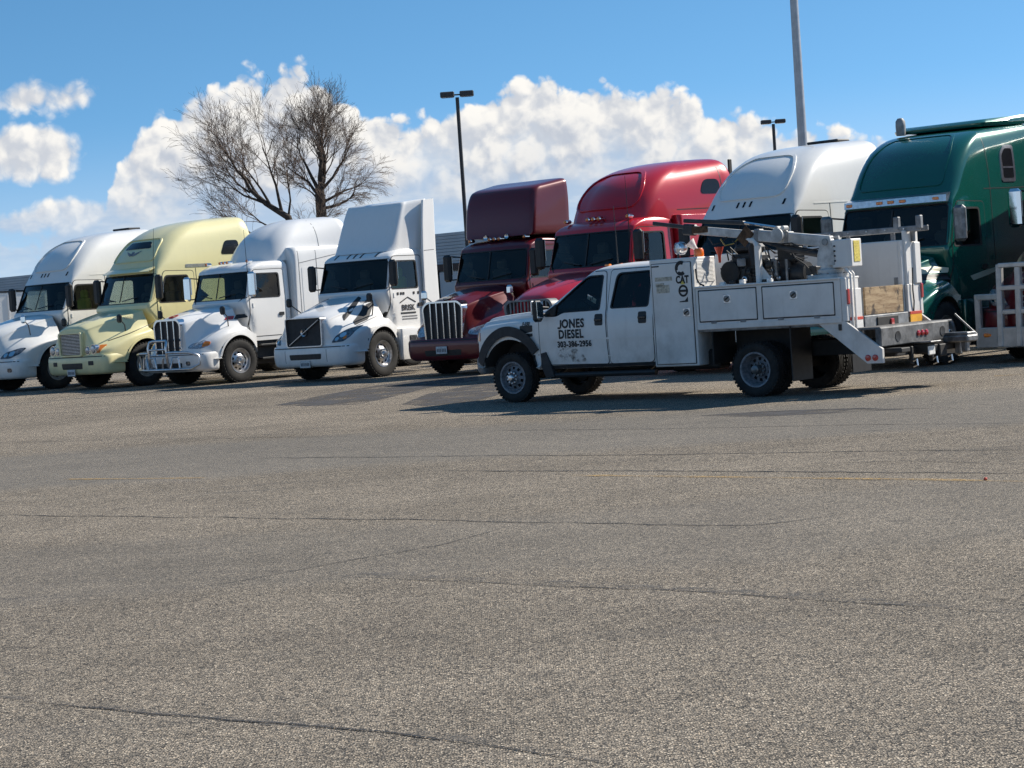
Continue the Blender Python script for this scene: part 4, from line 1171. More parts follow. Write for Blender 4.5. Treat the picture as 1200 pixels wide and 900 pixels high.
def fn_volvo(root, d):
    pr, hp, bp = d['pr'], d['hp'], d['bp']
    go = grille_frame(root, 1.285, [(-.54, .78), (.54, .78), (.55, 1.43), (-.55, 1.43)], .03, .20, bars=(), chrome='alu', back='flare')
    for i in range(6): MB().box((1.256, 0, .87 + .10 * i), (.016, .96, .018), .003).obj('slat', 'flare', go)
    MB().bar((1.295, -.46, .83), (1.295, .46, 1.37), .02, .045, .005, up=(1, 0, 0)).obj('diagonal_bar', 'alu', go)
    MB().lathe([(.055, 1.30), (.085, 1.32), (.085, 1.30)], 24, 'X', c=(0, 0, 1.10)).obj('ring_badge', 'alu', go)
    # black swept hood vents
    for view, sg in (('L', 1), ('R', -1)):
        p1 = [(-.16, .66), (-.14, .84), (.28, 1.0), (.70, 1.0), (.66, .90), (.26, .82)]
        p2 = [(-.10, .44), (-.06, .56), (.38, .74), (.84, .80), (.80, .72), (.42, .62)]
        for pp in (p1, p2): hp.patch(MB(), 'T', rpoly([(x, sg * y) for x, y in pp], .03), .008, rings=2).obj('hood_vent', 'flare', d['hood'])
        hp.ribbon(MB(), view, [(-.2, 1.40), (.3, 1.28), (.7, 1.18)], .012, .003).obj('hood_seam', 'greylet', d['hood'])
    text_on(hp, 'lettering', d['hood'], 'L', .02, 1.70, '23676', .085, 'greylet', off=.008)
    # door lettering with a roof-shaped mark over the name
    dr = [c for c in root.children if c.name.split('.')[0] == 'door'][0]
    text_on(pr, 'lettering', dr, 'L', -1.06, 1.50, 'BRISK', .185, 'letter', .004, .016)
    for pts in ([(-.78, 1.62), (-1.06, 1.74), (-1.34, 1.62)],): pr.ribbon(MB(), 'L', pts, .022, .016).obj('roof_mark', 'letter', dr)
    pr.ribbon(MB(), 'L', [(-.80, 1.385), (-1.32, 1.385)], .035, .016).obj('lettering_band', 'letter', dr)
    for k in range(2): pr.ribbon(MB(), 'L', [(-.84, 1.31 - k * .06), (-1.36, 1.31 - k * .06)], .022, .016).obj('small_print', 'greylet', dr)
    for k, x in enumerate((-.70, -.81, -.90, -1.26, -1.42)): pr.patch(MB(), 'L', rpoly([(x, 1.80), (x - .06, 1.80), (x - .06, 1.86), (x, 1.86)], .01), .016, rings=1).obj('small_mark', 'letter', dr)
    licence(d['bumper'], 1.335, 0, .40)
    bp.ribbon(MB(), 'F', [(.62, .36), (.62, .78)], .012, .003).obj('bumper_seam', 'greylet', d['bumper'])
    bp.ribbon(MB(), 'F', [(-.62, .36), (-.62, .78)], .012, .003).obj('bumper_seam', 'greylet', d['bumper'])
    # side extenders behind the cab
    for sg in (1, -1):
        L = [(-1.88, .55, -2.42, .55, .03, .03, .02, .02, 0), (-1.88, 1.0, -2.42, 1.0, .03, .03, .02, .02, 0), (-1.92, 2.8, -2.40, 2.8, .03, .03, .02, .02, 0), (-2.02, 3.80, -2.44, 3.85, .03, .03, .02, .02, 0), (-2.06, 3.94, -2.42, 3.97, .03, .03, .02, .02, 0)]
        e = zmb(L, 2); e.xf(Matrix.Translation((.30, sg * 1.12, 0))); eo = e.obj('side_extender', d['pm'], root)
        Proj(bvh_of(e)).ribbon(MB(), 'L' if sg > 0 else 'R', [(-1.65, 2.78), (-2.10, 2.80)], .014, .003).obj('seam', 'greylet', eo)

def fn_pete_maroon(root, d):
    pr, hp, bp = d['pr'], d['hp'], d['bp']
    grille_frame(root, 1.20, [(-.52, .70), (0, .62), (.52, .70), (.58, 1.48), (.44, 1.59), (-.44, 1.59), (-.58, 1.48)], .045, .24, vbars=(-.35, -.175, 0, .175, .35), bw=.028)
    hp.patch(MB(), 'F', [(.10 * math.cos(a), 1.635 + .035 * math.sin(a)) for a in [2 * math.pi * i / 16 for i in range(16)]], .04, rings=1).obj('oval_badge', 'blackg', d['hood'])
    licence(d['bumper'], 1.335, 0, .56)
    text_on(hp, 'lettering', d['hood'], 'L', -.12, 1.42, '21631', .13, 'reflw', .002, .01)
    for sg in (1, -1):
        MB().lathe([(.001, .01), (.04, .02), (.055, .03), (.03, -.05), (.02, -.50), (.001, -.52)], 14, 'X', c=(-.72, sg * .30, 2.91)).obj('air_horn', 'chrome', root)
    MB().box((-1.98, 0, 3.25), (.03, 2.10, 1.35), .01).obj('fairing_back_panel', 'frame', root)
    MB().box((-1.95, 0, 2.72), (.6, 1.2, .3), .04).obj('fairing_mount', 'frame', root)

def fn_red(root, d):
    pr, hp, bp = d['pr'], d['hp'], d['bp']
    grille_frame(root, 1.285, [(-.50, .80), (.50, .80), (.62, 1.34), (.52, 1.44), (-.52, 1.44), (-.62, 1.34)], .06, .24, chrome='greysteel', vbars=[-.45 + .09 * i for i in range(11)], bw=.03)
    rp = d['rp']
    o = rpoly([(-.74, 3.06), (.74, 3.06), (.72, 3.45), (.46, 3.72), (-.46, 3.72), (-.72, 3.45)], .28, 6)
    rp.patch(MB(), 'F', scalep(o, .045), .035, hole=o, rings=1, rim=.06).obj('roof_rib', d['pm'], d['roof'])
    rp.patch(MB(), 'L', rpoly([(-2.55, 3.24), (-3.10, 3.24), (-3.10, 3.52), (-2.70, 3.52)], .12), .008, rings=2).obj('sleeper_window', 'blackg', d['roof'])
    rp.ribbon(MB(), 'L', [(-3.16, 2.8), (-3.16, 3.75)], .018, .004).obj('seam', 'black', d['roof'])
    rp.ribbon(MB(), 'L', [(-1.9, 2.95), (-3.5, 2.97)], .014, .004).obj('seam', 'black', d['roof'])
    MB().box((-3.57, 1.05, 2.6), (.10, .04, 2.6), .01).obj('side_extender', 'frame', root)
    MB().box((-3.57, -1.05, 2.6), (.10, .04, 2.6), .01).obj('side_extender', 'frame', root)
    antenna(root, -.55, .95, 2.0, 1.6, .03)
    for y in (-.35, .35):
        p = hp.pt('L', .1, 1.6, 0)
    for sg in (1, -1):
        hp.patch(MB(), 'L' if sg > 0 else 'R', rpoly([(-.05, 1.56), (-.30, 1.60), (-.30, 1.70), (-.05, 1.66)], .03), .05, rings=2, rim=.06).obj('hood_scoop', d['pm'], d['hood'])

def fn_green(root, d):
    pr, hp, bp = d['pr'], d['hp'], d['bp']
    grille_frame(root, 1.27, [(-.50, .74), (.50, .74), (.52, 1.40), (-.52, 1.40)], .05, .2, bars=[.82 + .08 * i for i in range(7)])
    rp = d['rp']
    # wide pale visor strip with marker lamps
    vis = MB(); pts = []
    for i in range(17):
        y = -.98 + 1.96 * i / 16; x = pr.pt('F', y * .98, 2.74, 0).x; pts.append((x, y))
    vs = []; fs = []
    for x, y in pts: vs += [(x - .05, y, 2.84), (x + .10, y, 2.80), (x + .11, y, 2.69), (x + .03, y, 2.68)]
    for i in range(16):
        for k in range(4): fs.append((4 * i + k, 4 * i + (k + 1) % 4, 4 * i + 4 + (k + 1) % 4, 4 * i + 4 + k))
    fs += [(0, 1, 2, 3), (64, 67, 66, 65)]
    vis.add(vs, fs); vo = vis.obj('sun_visor', 'alu', root)
    for y in (-.86, -.22, 0, .22, .80):
        x = min(pts, key=lambda p: abs(p[1] - y))[0]
        MB().box((x + .115, y, 2.745), (.03, .12, .05), .01).obj('marker_light', 'amber', vo)
    # roof: recessed dark field, edge spoiler, window
    o = rpoly([(-.80, 2.98), (.80, 2.98), (.76, 3.55), (.60, 3.84), (-.60, 3.84), (-.76, 3.55)], .12, 5)
    rp.patch(MB(), 'F', scalep(o, .03), .02, hole=o, rings=1, rim=.04).obj('roof_rib', d['pm'], d['roof'])
    L = [(-2.0, 3.96, -3.55, 4.02, .86, 1.05, .2, .08, .15), (-1.98, 4.02, -3.57, 4.12, .88, 1.06, .2, .08, .15), (-2.1, 4.08, -3.57, 4.19, .84, 1.02, .2, .08, .15)]
    zmb(L, 2).obj('roof_spoiler', d['pm'], root)
    MB().lathe([(.08, 3.95), (.09, 4.10), (.085, 4.2), (.05, 4.25), (.001, 4.26)], 14, 'Z', c=(-1.95, -.6, 0)).obj('roof_beacon', 'greysteel', root)
    wn = rp.patch(MB(), 'L', rpoly([(-2.30, 3.02), (-2.68, 3.02), (-2.68, 3.60), (-2.44, 3.60), (-2.30, 3.46)], .06), .008, rings=2).obj('sleeper_window', 'blackg', d['roof'])
    rp.patch(MB(), 'L', rpoly([(-2.27, 2.99), (-2.71, 2.99), (-2.71, 3.63), (-2.43, 3.63), (-2.27, 3.48)], .06), .012, hole=rpoly([(-2.32, 3.05), (-2.66, 3.05), (-2.66, 3.57), (-2.45, 3.57), (-2.32, 3.45)], .05), rings=1).obj('window_frame', 'alu', wn)
    rp.ribbon(MB(), 'L', [(-2.32, 3.24), (-2.67, 3.24)], .03, .014).obj('window_bar', 'alu', wn)
    for view in 'LR':
        rp.ribbon(MB(), view, [(-1.86, 1.1), (-1.86, 3.84)], .016, .003).obj('seam', 'black', d['roof'])
        rp.ribbon(MB(), view, [(-1.65, 2.88), (-3.45, 2.90)], .016, .003).obj('seam', 'black', d['roof'])
        # cream swoosh along the hood and door
        hp.patch(MB(), view, rpoly([(.80, 1.52), (-.40, 1.50), (-.44, 1.58), (-.10, 1.62), (.7, 1.60)], .03), .005, rings=2).obj('stripe', 'cream', d['hood'])
        hp.patch(MB(), view, rpoly([(.55, 1.42), (-.36, 1.38), (-.40, 1.48), (.40, 1.50)], .03), .006, rings=2).obj('side_vent', 'black', d['hood'])
        pr.patch(MB(), view, rpoly([(-1.0, 1.42), (-1.5, 1.50), (-2.5, 1.60), (-1.6, 1.42), (-1.1, 1.34)], .02), .009, rings=2).obj('stripe', 'cream', d['cab'])

def fn_guard(root, d):
    fn_cascadia_lite(root, d)
    g_ = MB()
    for sg in (1, -1):
        for y in (.36, .66): g_.bar((1.45, sg * y, .24), (1.39, sg * y, 1.45), .09, .09, .012)
        g_.bar((1.40, sg * .66, .98), (1.28, sg * 1.10, .98), .09, .09, .012)
        g_.bar((1.28, sg * 1.10, .22), (1.28, sg * 1.10, 1.025), .09, .09, .012)
        g_.bar((1.42, sg * .60, .38), (1.31, sg * 1.08, .38), .10, .30, .015)
    for z in (.75, 1.10, 1.43): g_.bar((1.42, -.66, z), (1.42, .66, z), .07, .07, .012)
    g_.box((1.42, 0, .38), (.10, 1.3, .30), .015)
    go = g_.obj('grille_guard', 'wheelwhite' if 0 else M['guard'], root)
    for sg in (1, -1): MB().box((1.40, sg * .90, .42), (.04, .15, .06), .02).obj('marker_light', 'amber', go)

def fn_cascadia_lite(root, d):
    grille_frame(root, 1.29, [(-.36, .70), (.36, .70), (.47, 1.38), (.40, 1.46), (-.40, 1.46), (-.47, 1.38)], .035, .22, bars=[.80 + .085 * i for i in range(8)], bw=.022)

M['guard'] = simple('pale_grey_guard', (.42, .42, .41), .4, .2, var=.15)
HEAD_AERO = [(.60, .84), (.90, .84), (1.06, .94), (1.12, 1.08), (.98, 1.08), (.72, .98)]
SLEEPER_PETE = [(-2.02, .85, -3.75, .85, 1.16, 1.2, .06, .06, 0), (-2.02, 1.4, -3.75, 1.4, 1.17, 1.2, .06, .06, 0), (-2.02, 2.75, -3.75, 2.75, 1.17, 1.2, .10, .06, .02),
                (-2.00, 3.05, -3.75, 3.05, 1.14, 1.2, .16, .06, .04), (-2.02, 3.14, -3.74, 3.14, 1.1, 1.17, .2, .08, .05)]
ROOF_PETE = [(-1.62, 2.84, -3.75, 2.84, .92, 1.17, .45, .06, .30), (-1.72, 3.05, -3.75, 3.06, .92, 1.17, .46, .08, .34), (-1.95, 3.36, -3.75, 3.40, .88, 1.14, .48, .10, .4),
             (-2.30, 3.62, -3.73, 3.68, .78, 1.06, .45, .14, .4), (-2.70, 3.78, -3.70, 3.83, .62, .90, .4, .18, .35), (-3.05, 3.86, -3.62, 3.90, .36, .5, .25, .2, .2)]
ROOF_VOLVO = [(-1.10, 2.80, -2.20, 2.84, .92, 1.05, .30, .05, .18), (-1.22, 2.95, -2.20, 2.98, .92, 1.06, .24, .05, .16), (-1.42, 3.30, -2.22, 3.32, .90, 1.08, .16, .05, .12),
              (-1.62, 3.68, -2.24, 3.74, .88, 1.10, .12, .05, .10), (-1.76, 3.88, -2.26, 3.95, .86, 1.08, .10, .05, .08), (-1.84, 3.92, -2.24, 3.98, .80, 1.02, .10, .05, .08)]
ROOF_MAROON = [(-1.22, 2.90, -2.38, 2.90, .96, 1.08, .12, .04, .03), (-1.24, 3.00, -2.38, 3.00, .99, 1.09, .13, .04, .03), (-1.30, 3.35, -2.40, 3.38, .99, 1.10, .14, .04, .04),
               (-1.40, 3.68, -2.40, 3.80, .97, 1.09, .16, .05, .06), (-1.50, 3.78, -2.40, 3.92, .93, 1.05, .18, .06, .08), (-1.66, 3.83, -2.38, 3.96, .82, .94, .2, .08, .08), (-1.9, 3.87, -2.3, 3.96, .5, .6, .2, .1, .05)]
ROOF_RED = [(-1.22, 2.80, -3.62, 2.72, .95, 1.19, .42, .08, .32), (-1.30, 3.00, -3.62, 2.98, .96, 1.19, .44, .08, .34), (-1.46, 3.30, -3.62, 3.28, .94, 1.18, .46, .10, .38),
            (-1.78, 3.58, -3.62, 3.62, .88, 1.13, .46, .12, .4), (-2.25, 3.78, -3.60, 3.84, .76, 1.0, .42, .16, .36), (-2.7, 3.88, -3.56, 3.93, .58, .8, .35, .18, .3), (-3.0, 3.92, -3.5, 3.96, .34, .45, .2, .18, .2)]
SLEEPER_RED = [(-2.0, .85, -3.62, .85, 1.12, 1.18, .06, .06, 0), (-2.0, 1.4, -3.62, 1.4, 1.14, 1.18, .06, .06, 0), (-2.0, 2.70, -3.62, 2.70, 1.15, 1.18, .08, .06, 0), (-1.98, 2.84, -3.62, 2.84, 1.12, 1.18, .1, .06, 0)]
def cab_green():
    xb = -3.55; wb = 1.2
    return [(-.42, .95, xb, .95, 1.06, wb, .18, .06, .08), (-.42, 1.4, xb, 1.4, 1.07, wb, .14, .06, .08), (-.24, 1.86, xb, 1.86, 1.07, wb, .09, .06, .10), (-.30, 2.04, xb, 2.04, 1.06, wb, .08, .06, .11),
            (-.48, 2.64, xb, 2.64, 1.04, wb, .08, .06, .13), (-.54, 2.76, xb, 2.76, 1.04, wb, .11, .06, .15), (-.62, 2.92, xb, 2.94, 1.04, wb, .24, .07, .17),
            (-.84, 3.30, xb, 3.34, 1.02, wb, .30, .08, .2), (-1.18, 3.64, xb, 3.74, .98, wb - .03, .30, .10, .22), (-1.62, 3.86, xb + .02, 3.96, .90, wb - .10, .30, .14, .24),
            (-2.1, 3.94, xb + .06, 4.03, .76, wb - .26, .3, .18, .22), (-2.6, 3.97, xb + .12, 4.06, .4, .5, .2, .2, .15)]

RZ = R(-132)
TRUCKS = [
 (dict(name='semi_truck', paint='white', label='white raised-roof sleeper tractor at the far end of the row, beside the yellow one', cab=cab_aero(), head=HEAD_AERO, lampcell=((.90, .95, .06), (.76, .92, .05)),
       fog=(.92, .55), hoodmirror=(.75, 1.10, 1.78, 'chrome'), marker='slit', seat='hivis', fn=fn_cascadia, steer='steerw', marker_z=2.86), (-12.6, 53.9), R(-.5), 1.04),
 (dict(name='semi_truck', paint='yellow', label='pale yellow sleeper tractor with round headlights and a dark roof skylight', cab=cab_aero(top=3.96, base=-.16, head=-.38), hood='square', bumper=bump_levels(1.2, 1.31, .36, .82, .22),
       head=[(.50, .86), (1.02, .86), (1.02, 1.02), (.50, 1.02)], headmat='yellow', intake=[(-.40, .50), (.40, .50), (.42, .64), (-.42, .64)], marker='slit', marker_y=(), fn=fn_century, steer='steerw',
       hoodmirror=(.55, 1.12, 1.62, 'black'), ), (-9.85, 51.5), R(-1.5), 1.05),
 (dict(name='semi_truck', paint='white2', label='white sleeper tractor with tubular bull bar and upright chrome grille', cab=cab_short(), hood='pete', sleeper=shl(SLEEPER_PETE, .20, .0), roof=shl(ROOF_PETE, .40, 0), roofname='sleeper_roof',
       ws=[(-.99, 1.98), (.99, 1.98), (.955, 2.60), (-.955, 2.60)], win=[(-.56, 1.98), (-1.44, 1.98), (-1.44, 2.54), (-.70, 2.54)], door=[(-.60, 1.06), (-1.60, 1.06), (-1.60, 2.64), (-.68, 2.64), (-.50, 2.02), (-.50, 1.25)],
       head=[(.62, .88), (.96, .86), (1.10, .92), (1.10, 1.02), (.90, 1.06), (.64, .98)], headmat='lens', signal=[(.98, .90), (1.10, .93), (1.10, 1.02), (.98, 1.03)], marker='bullet', mirror='chrome',
       hoodmirror=(.35, 1.20, 1.72, 'black'), skirt=False, fn=fn_pete_white, bumper=bump_levels(1.18, 1.25, .34, .78, .30), fog=(.72, .54)), (-7.2, 49.2), R(-1.5)),
 (dict(name='semi_truck', paint='white2', label='white day-cab tractor with tall roof fairing, black hood vents and BRISK on its door', cab=cab_short(roof=2.88, wf=1.02, wb=1.06), hood='wedge', roof=shl(ROOF_VOLVO, .46, .30),
       win=[(-.54, 1.95), (-1.44, 1.95), (-1.44, 2.56), (-.70, 2.56)], door=[(-.60, 1.02), (-1.62, 1.02), (-1.62, 2.68), (-.66, 2.68), (-.48, 2.02), (-.48, 1.25)], ws=[(-1.01, 1.96), (1.01, 1.96), (.975, 2.62), (-.975, 2.62)],
       head=[(.76, .84), (1.02, .86), (1.12, .98), (1.12, 1.20), (.98, 1.14), (.84, 1.00)], lampcell=((.96, 1.0, .055), (.88, .92, .04)), signal=[(1.0, .90), (1.05, .92), (1.05, .99), (1.0, .98)],
       intake=[(-.46, .50), (.46, .50), (.48, .62), (-.48, .62)], marker='slit', marker_y=(-.62, -.2, 0, .2, .62), marker_z=2.74, hoodmirror=(.30, 1.22, 1.78, 'black'), fn=fn_volvo, seat='hivis', split=False, mirror_pos=(-.42, 1.24)), (-3.73, 46.4), R(4.5)),
 (dict(name='semi_truck', paint='maroon', label='maroon day-cab tractor with chrome upright-bar grille and boxy roof fairing', cab=cab_short(), hood='pete', roof=[(l[0], l[1] + (.16 if l[1] > 3.2 else 0), l[2], l[3] + (.16 if l[1] > 3.2 else 0)) + tuple(l[4:]) for l in shl(ROOF_MAROON, .50, .44)],
       ws=[(-.99, 1.98), (.99, 1.98), (.955, 2.60), (-.955, 2.60)], win=[(-.56, 1.98), (-1.44, 1.98), (-1.44, 2.54), (-.70, 2.54)], door=[(-.60, 1.06), (-1.60, 1.06), (-1.60, 2.64), (-.68, 2.64), (-.50, 2.02), (-.50, 1.25)],
       head=[(.60, .86), (.90, .84), (1.06, .92), (1.06, 1.04), (.86, 1.06), (.62, .98)], headmat='lens', signal=[(.98, .92), (1.06, .94), (1.06, 1.03), (.98, 1.04)], marker='bullet', hoodmirror=(.30, 1.22, 1.74, 'chrome'), hmarm='alu',
       fn=fn_pete_maroon, skirt=False, bumper=bump_levels(1.18, 1.31, .34, .80, .30)), (-.58, 44.3), R(2)),
 (dict(name='semi_truck', paint='red', label='bright red raised-roof sleeper tractor behind the white work truck', cab=cab_short(), hood='aero', sleeper=shl(SLEEPER_RED, .2, .1), roof=shl(ROOF_RED, .46, .1), roofname='sleeper_roof',
       ws=[(-.99, 1.98), (.99, 1.98), (.955, 2.60), (-.955, 2.60)], win=[(-.56, 1.98), (-1.44, 1.98), (-1.44, 2.54), (-.70, 2.54)], door=[(-.60, 1.06), (-1.60, 1.06), (-1.60, 2.64), (-.68, 2.64), (-.50, 2.02), (-.50, 1.25)],
       head=HEAD_AERO, marker='bullet', fn=fn_red, darkwin=False), (1.36, 40.2), R(-2), 1.05),
 (dict(name='semi_truck', paint='white', label='white aerodynamic raised-roof sleeper tractor between the bright red and dark green ones', cab=cab_aero(), head=HEAD_AERO, lampcell=((.90, .95, .06),),
       fog=(.92, .55), hoodmirror=(.75, 1.10, 1.78, 'black'), marker='slit', fn=fn_cascadia), (4.0, 37.1), R(-2), 1.04),
 (dict(name='semi_truck', paint='green', label='dark green raised-roof sleeper tractor with pale visor strip and cream stripes', cab=cab_green(), hood='square', bumper=bump_levels(1.2, 1.31, .34, .82, .26),
       ws=[(-1.02, 1.97), (1.02, 1.97), (.995, 2.65), (-.995, 2.65)], head=[(.62, .86), (1.02, .86), (1.04, 1.02), (.62, 1.0)], marker_y=(), fn=fn_green, mirror='steel', mirror_pos=(-.42, 1.28)), (6.30, 34.3), R(1), 1.0),
 (dict(name='semi_truck', paint='maroon', label='dark red tractor with a pale grey grille guard, cut off by the picture edge', cab=cab_aero(), head=HEAD_AERO, headmat='lens', lampcell=((.90, .95, .06), (.76, .92, .05)), mirror='chrome', mirror_pos=(-.40, 1.30), fn=fn_guard, marker='slit'), (9.42, 33.3), 0, 1.09),
]
for T_ in TRUCKS:
    r_ = semi(T_[0], T_[1], RZ + T_[2])
    if len(T_) > 3: r_.scale = (T_[3],) * 3

# ------------------------------------------------------------------ crew-cab service truck with a crane body
def rbox(name, parent, c, d, m, b=.012, rot=None): return MB().box(c, d, b, rot).obj(name, m, parent)

def util_truck(pos, rz):
    root = empty('service_truck', (pos[0], pos[1], 0), rz)
    tag(root, 'white crew-cab service truck lettered JONES DIESEL, with crane and toolboxes behind the cab', 'truck')
    W, BW = 'util_white', 'body_white'
    xb = -2.97; AX, RX, WSC = .10, -4.84, 1.05
    lv = [(-.45, .52, xb, .52, .95, .95, .04, .04, 0), (-.45, .58, xb, .58, .99, .99, .04, .04, 0), (-.45, .95, xb, .95, 1.015, 1.015, .04, .04, 0), (-.45, 1.25, xb, 1.25, 1.01, 1.01, .05, .05, 0),
          (-.48, 1.38, xb, 1.38, .985, .985, .06, .05, .02), (-.60, 1.47, xb, 1.47, .955, .955, .10, .05, .10), (-1.36, 1.98, xb + .05, 1.98, .80, .82, .12, .06, .16),
          (-1.52, 2.06, xb + .06, 2.06, .76, .78, .14, .08, .18), (-1.74, 2.11, xb + .09, 2.11, .64, .66, .16, .10, .2), (-2.0, 2.135, xb + .2, 2.135, .40, .42, .18, .12, .18)]
    mb = zmb(lv, 3); pr = Proj(bvh_of(mb)); me = mb.mesh('cab', [W, 'dark'])
    ws = rpoly([(-.84, 1.47), (.84, 1.47), (.72, 1.95), (-.72, 1.95)], .06)
    w1 = rpoly([(-.70, 1.37), (-.96, 1.36), (-1.10, 1.42), (-1.82, 1.425), (-1.84, 1.955), (-1.50, 1.945)], [.03, .1, .06, .04, .05, .10])
    w2 = rpoly([(-2.06, 1.44), (-2.80, 1.44), (-2.82, 1.975), (-2.14, 1.965)], [.05, .05, .06, .09])
    cav = zmb([(-.66, .80, xb + .08, .80, .93, .93, .05, .05, 0), (-.66, 1.36, xb + .08, 1.36, .93, .93, .05, .05, 0), (-.74, 1.47, xb + .09, 1.47, .89, .89, .08, .05, .1), (-1.42, 1.96, xb + .11, 1.96, .735, .75, .1, .05, .15), (-1.56, 2.02, xb + .13, 2.02, .68, .7, .1, .05, .15)], 2).mesh('cav', 'dark')
    cut = [cav] + [MB().prism(p, -1.3, 1.3).mesh('c', 'dark') for p in (w1, w2)] + [MB().prism(ws, .3, -1.62, 'X').mesh('c', 'dark'), MB().prism(rpoly([(-.55, 1.52), (.55, 1.52), (.50, 1.92), (-.50, 1.92)], .05), -3.3, -2.7, 'X').mesh('c', 'dark')]
    cab = link('cab', boolean(me, cut), root)
    g_ = pr.patch(MB(), 'F', scalep(ws, .01), -.010, rings=6, rim=0).obj('windshield', 'glass', root)
    pr.patch(MB(), 'F', scalep(ws, .03), .005, hole=scalep(ws, -.01), rings=1).obj('window_seal', 'black', g_)
    d1 = rpoly([(-.58, .60), (-1.98, .58), (-1.96, 1.45), (-1.90, 2.02), (-1.46, 2.02), (-.70, 1.50), (-.58, 1.40)], [.05, .05, .05, .06, .12, .05, .05])
    d2 = rpoly([(-2.02, .58), (-2.90, .58), (-2.92, 1.45), (-2.88, 2.03), (-2.00, 2.03), (-2.00, 1.45)], [.05, .10, .05, .07, .06, .05])
    doors = {}
    for view, sg in (('L', 1), ('R', -1)):
        for k, (dp, wp) in enumerate(((d1, w1), (d2, w2))):
            do = pr.patch(MB(), view, dp, .007, hole=scalep(wp, .012), rings=8).obj('door', W, root); doors[(view, k)] = do
            pr.patch(MB(), view, scalep(wp, .008), -.012, rings=3, rim=0).obj('window_glass', 'glass' if k == 0 else 'glassd', do)
            pr.patch(MB(), view, scalep(wp, .022), .010, hole=scalep(wp, -.006), rings=1).obj('window_seal', 'black', do)
            gl_ = scalep(dp, .006); pr.ribbon(MB(), view, gl_ + gl_[:1], .014, .004).obj('door_gap', 'black', do)
            xh = (-1.84, -2.72)[k]
            pr.patch(MB(), view, rpoly([(xh + .09, 1.18), (xh - .07, 1.18), (xh - .07, 1.36), (xh + .09, 1.36)], .03), .012, rings=2, rim=.02).obj('handle_plate', 'black', do)
            rbox('door_handle', do, (xh + .01, sg * 1.035, 1.27), (.15, .03, .05), 'blackg', .012)
            pr.ribbon(MB(), view, [(dp[1][0] + .06, .70), (-.64 if k == 0 else -2.08, .70)], .012, .010).obj('door_crease', W, do)
    for view in 'LR':
        pr.ribbon(MB(), view, [(-.60, .98), (-2.92, .97)], .030, .012).obj('side_crease', W, cab)
        pr.ribbon(MB(), view, [(-.62, .555), (-2.92, .555)], .05, .012).obj('rocker_trim', 'flare', cab)
    # lettering on the front door
    do = doors[('L', 0)]
    text_on(pr, 'lettering', do, 'L', -1.30, 1.228, 'ONES', .188, 'letter', .007, .014, xs=.92, spacing=1.10)
    jx = -1.045; pr.ribbon(MB(), 'L', [(jx, 1.296), (jx, 1.21), (jx + .006, 1.183), (jx + .024, 1.168), (jx + .046, 1.168), (jx + .062, 1.18)], .026, .014, seg=.02).obj('lettering', 'letter', do)
    text_on(pr, 'lettering', do, 'L', -1.25, 1.062, 'DIESEL', .188, 'letter', .007, .014, xs=.86, spacing=1.10)
    text_on(pr, 'lettering', do, 'L', -1.31, .905, '303-386-2956', .128, 'letter', .005, .014, xs=.94, spacing=1.05)
    dirt = pr.patch(MB(), 'L', rpoly([(-.86, .64), (-1.55, .62), (-1.45, .78), (-1.25, .88), (-.98, .84)], .12, 5), .0095, rings=3, rim=.004).obj('mud_stain', M['mud'], do)
    # sticker in the side window
    rbox('window_sticker', do, (-1.62, .885, 1.60), (.19, .004, .085), 'reflw', 0, (R(-16), R(-28), 0))
    for k in range(4): rbox('sticker_stroke', do, (-1.555 - k * .044, .891, 1.565 + k * .023), (.012, .004, .055), 'letter', 0, (R(-16), R(-28), 0))
    for sg in (1, -1):
        for x in (-1.5, -2.45):
            MB().box((x, sg * .42, 1.12), (.5, .52, .18), .05).box((x - .24, sg * .42, 1.45), (.16, .50, .60), .06).box((x - .26, sg * .42, 1.80), (.10, .26, .16), .04).obj('seat', 'seat', root)
    MB().lathe([(.19 + .015 * math.cos(a), .015 * math.sin(a)) for a in [2 * math.pi * i / 8 for i in range(8)]], 24, 'X', close=True).box((0, 0, 0), (.02, .36, .04)).xf(Matrix.Translation((-1.08, .42, 1.42)) @ Euler((0, R(28), 0)).to_matrix().to_4x4()).obj('steering_wheel', 'black', root)
    for y in (-.5, -.18, 0, .18, .5): rbox('marker_light', cab, (-1.70, y, 2.115), (.10, .08, .035), 'amber', .012)
    # ---- hood and fenders
    H = [hs(-.56, 1.49, .74, 1.455, .88, 1.41, 1.0, 1.37, .58), hs(0, 1.465, .72, 1.425, .86, 1.385, 1.01, 1.345, .58), hs(.40, 1.44, .68, 1.40, .83, 1.36, 1.0, 1.315, .58),
         hs(.68, 1.415, .65, 1.375, .80, 1.335, .985, 1.285, .60), hs(.80, 1.39, .64, 1.35, .78, 1.30, .96, 1.24, .62), hs(.85, 1.33, .63, 1.29, .75, 1.24, .92, 1.19, .64)]
    hm = MB().loft(hoodloft(H)); hp = Proj(bvh_of(hm))
    cuts = [MB().prism([(AX + .61 * math.cos(2 * math.pi * k / 44), .42 + .61 * math.sin(2 * math.pi * k / 44)) for k in range(44)], sg * .5, sg * 1.4).mesh('c', 'dark') for sg in (1, -1)]
    hood = link('hood', darken_arch(boolean(hm.mesh('hood', [W, 'dark']), cuts, True), AX, .42, .61, .5), root)
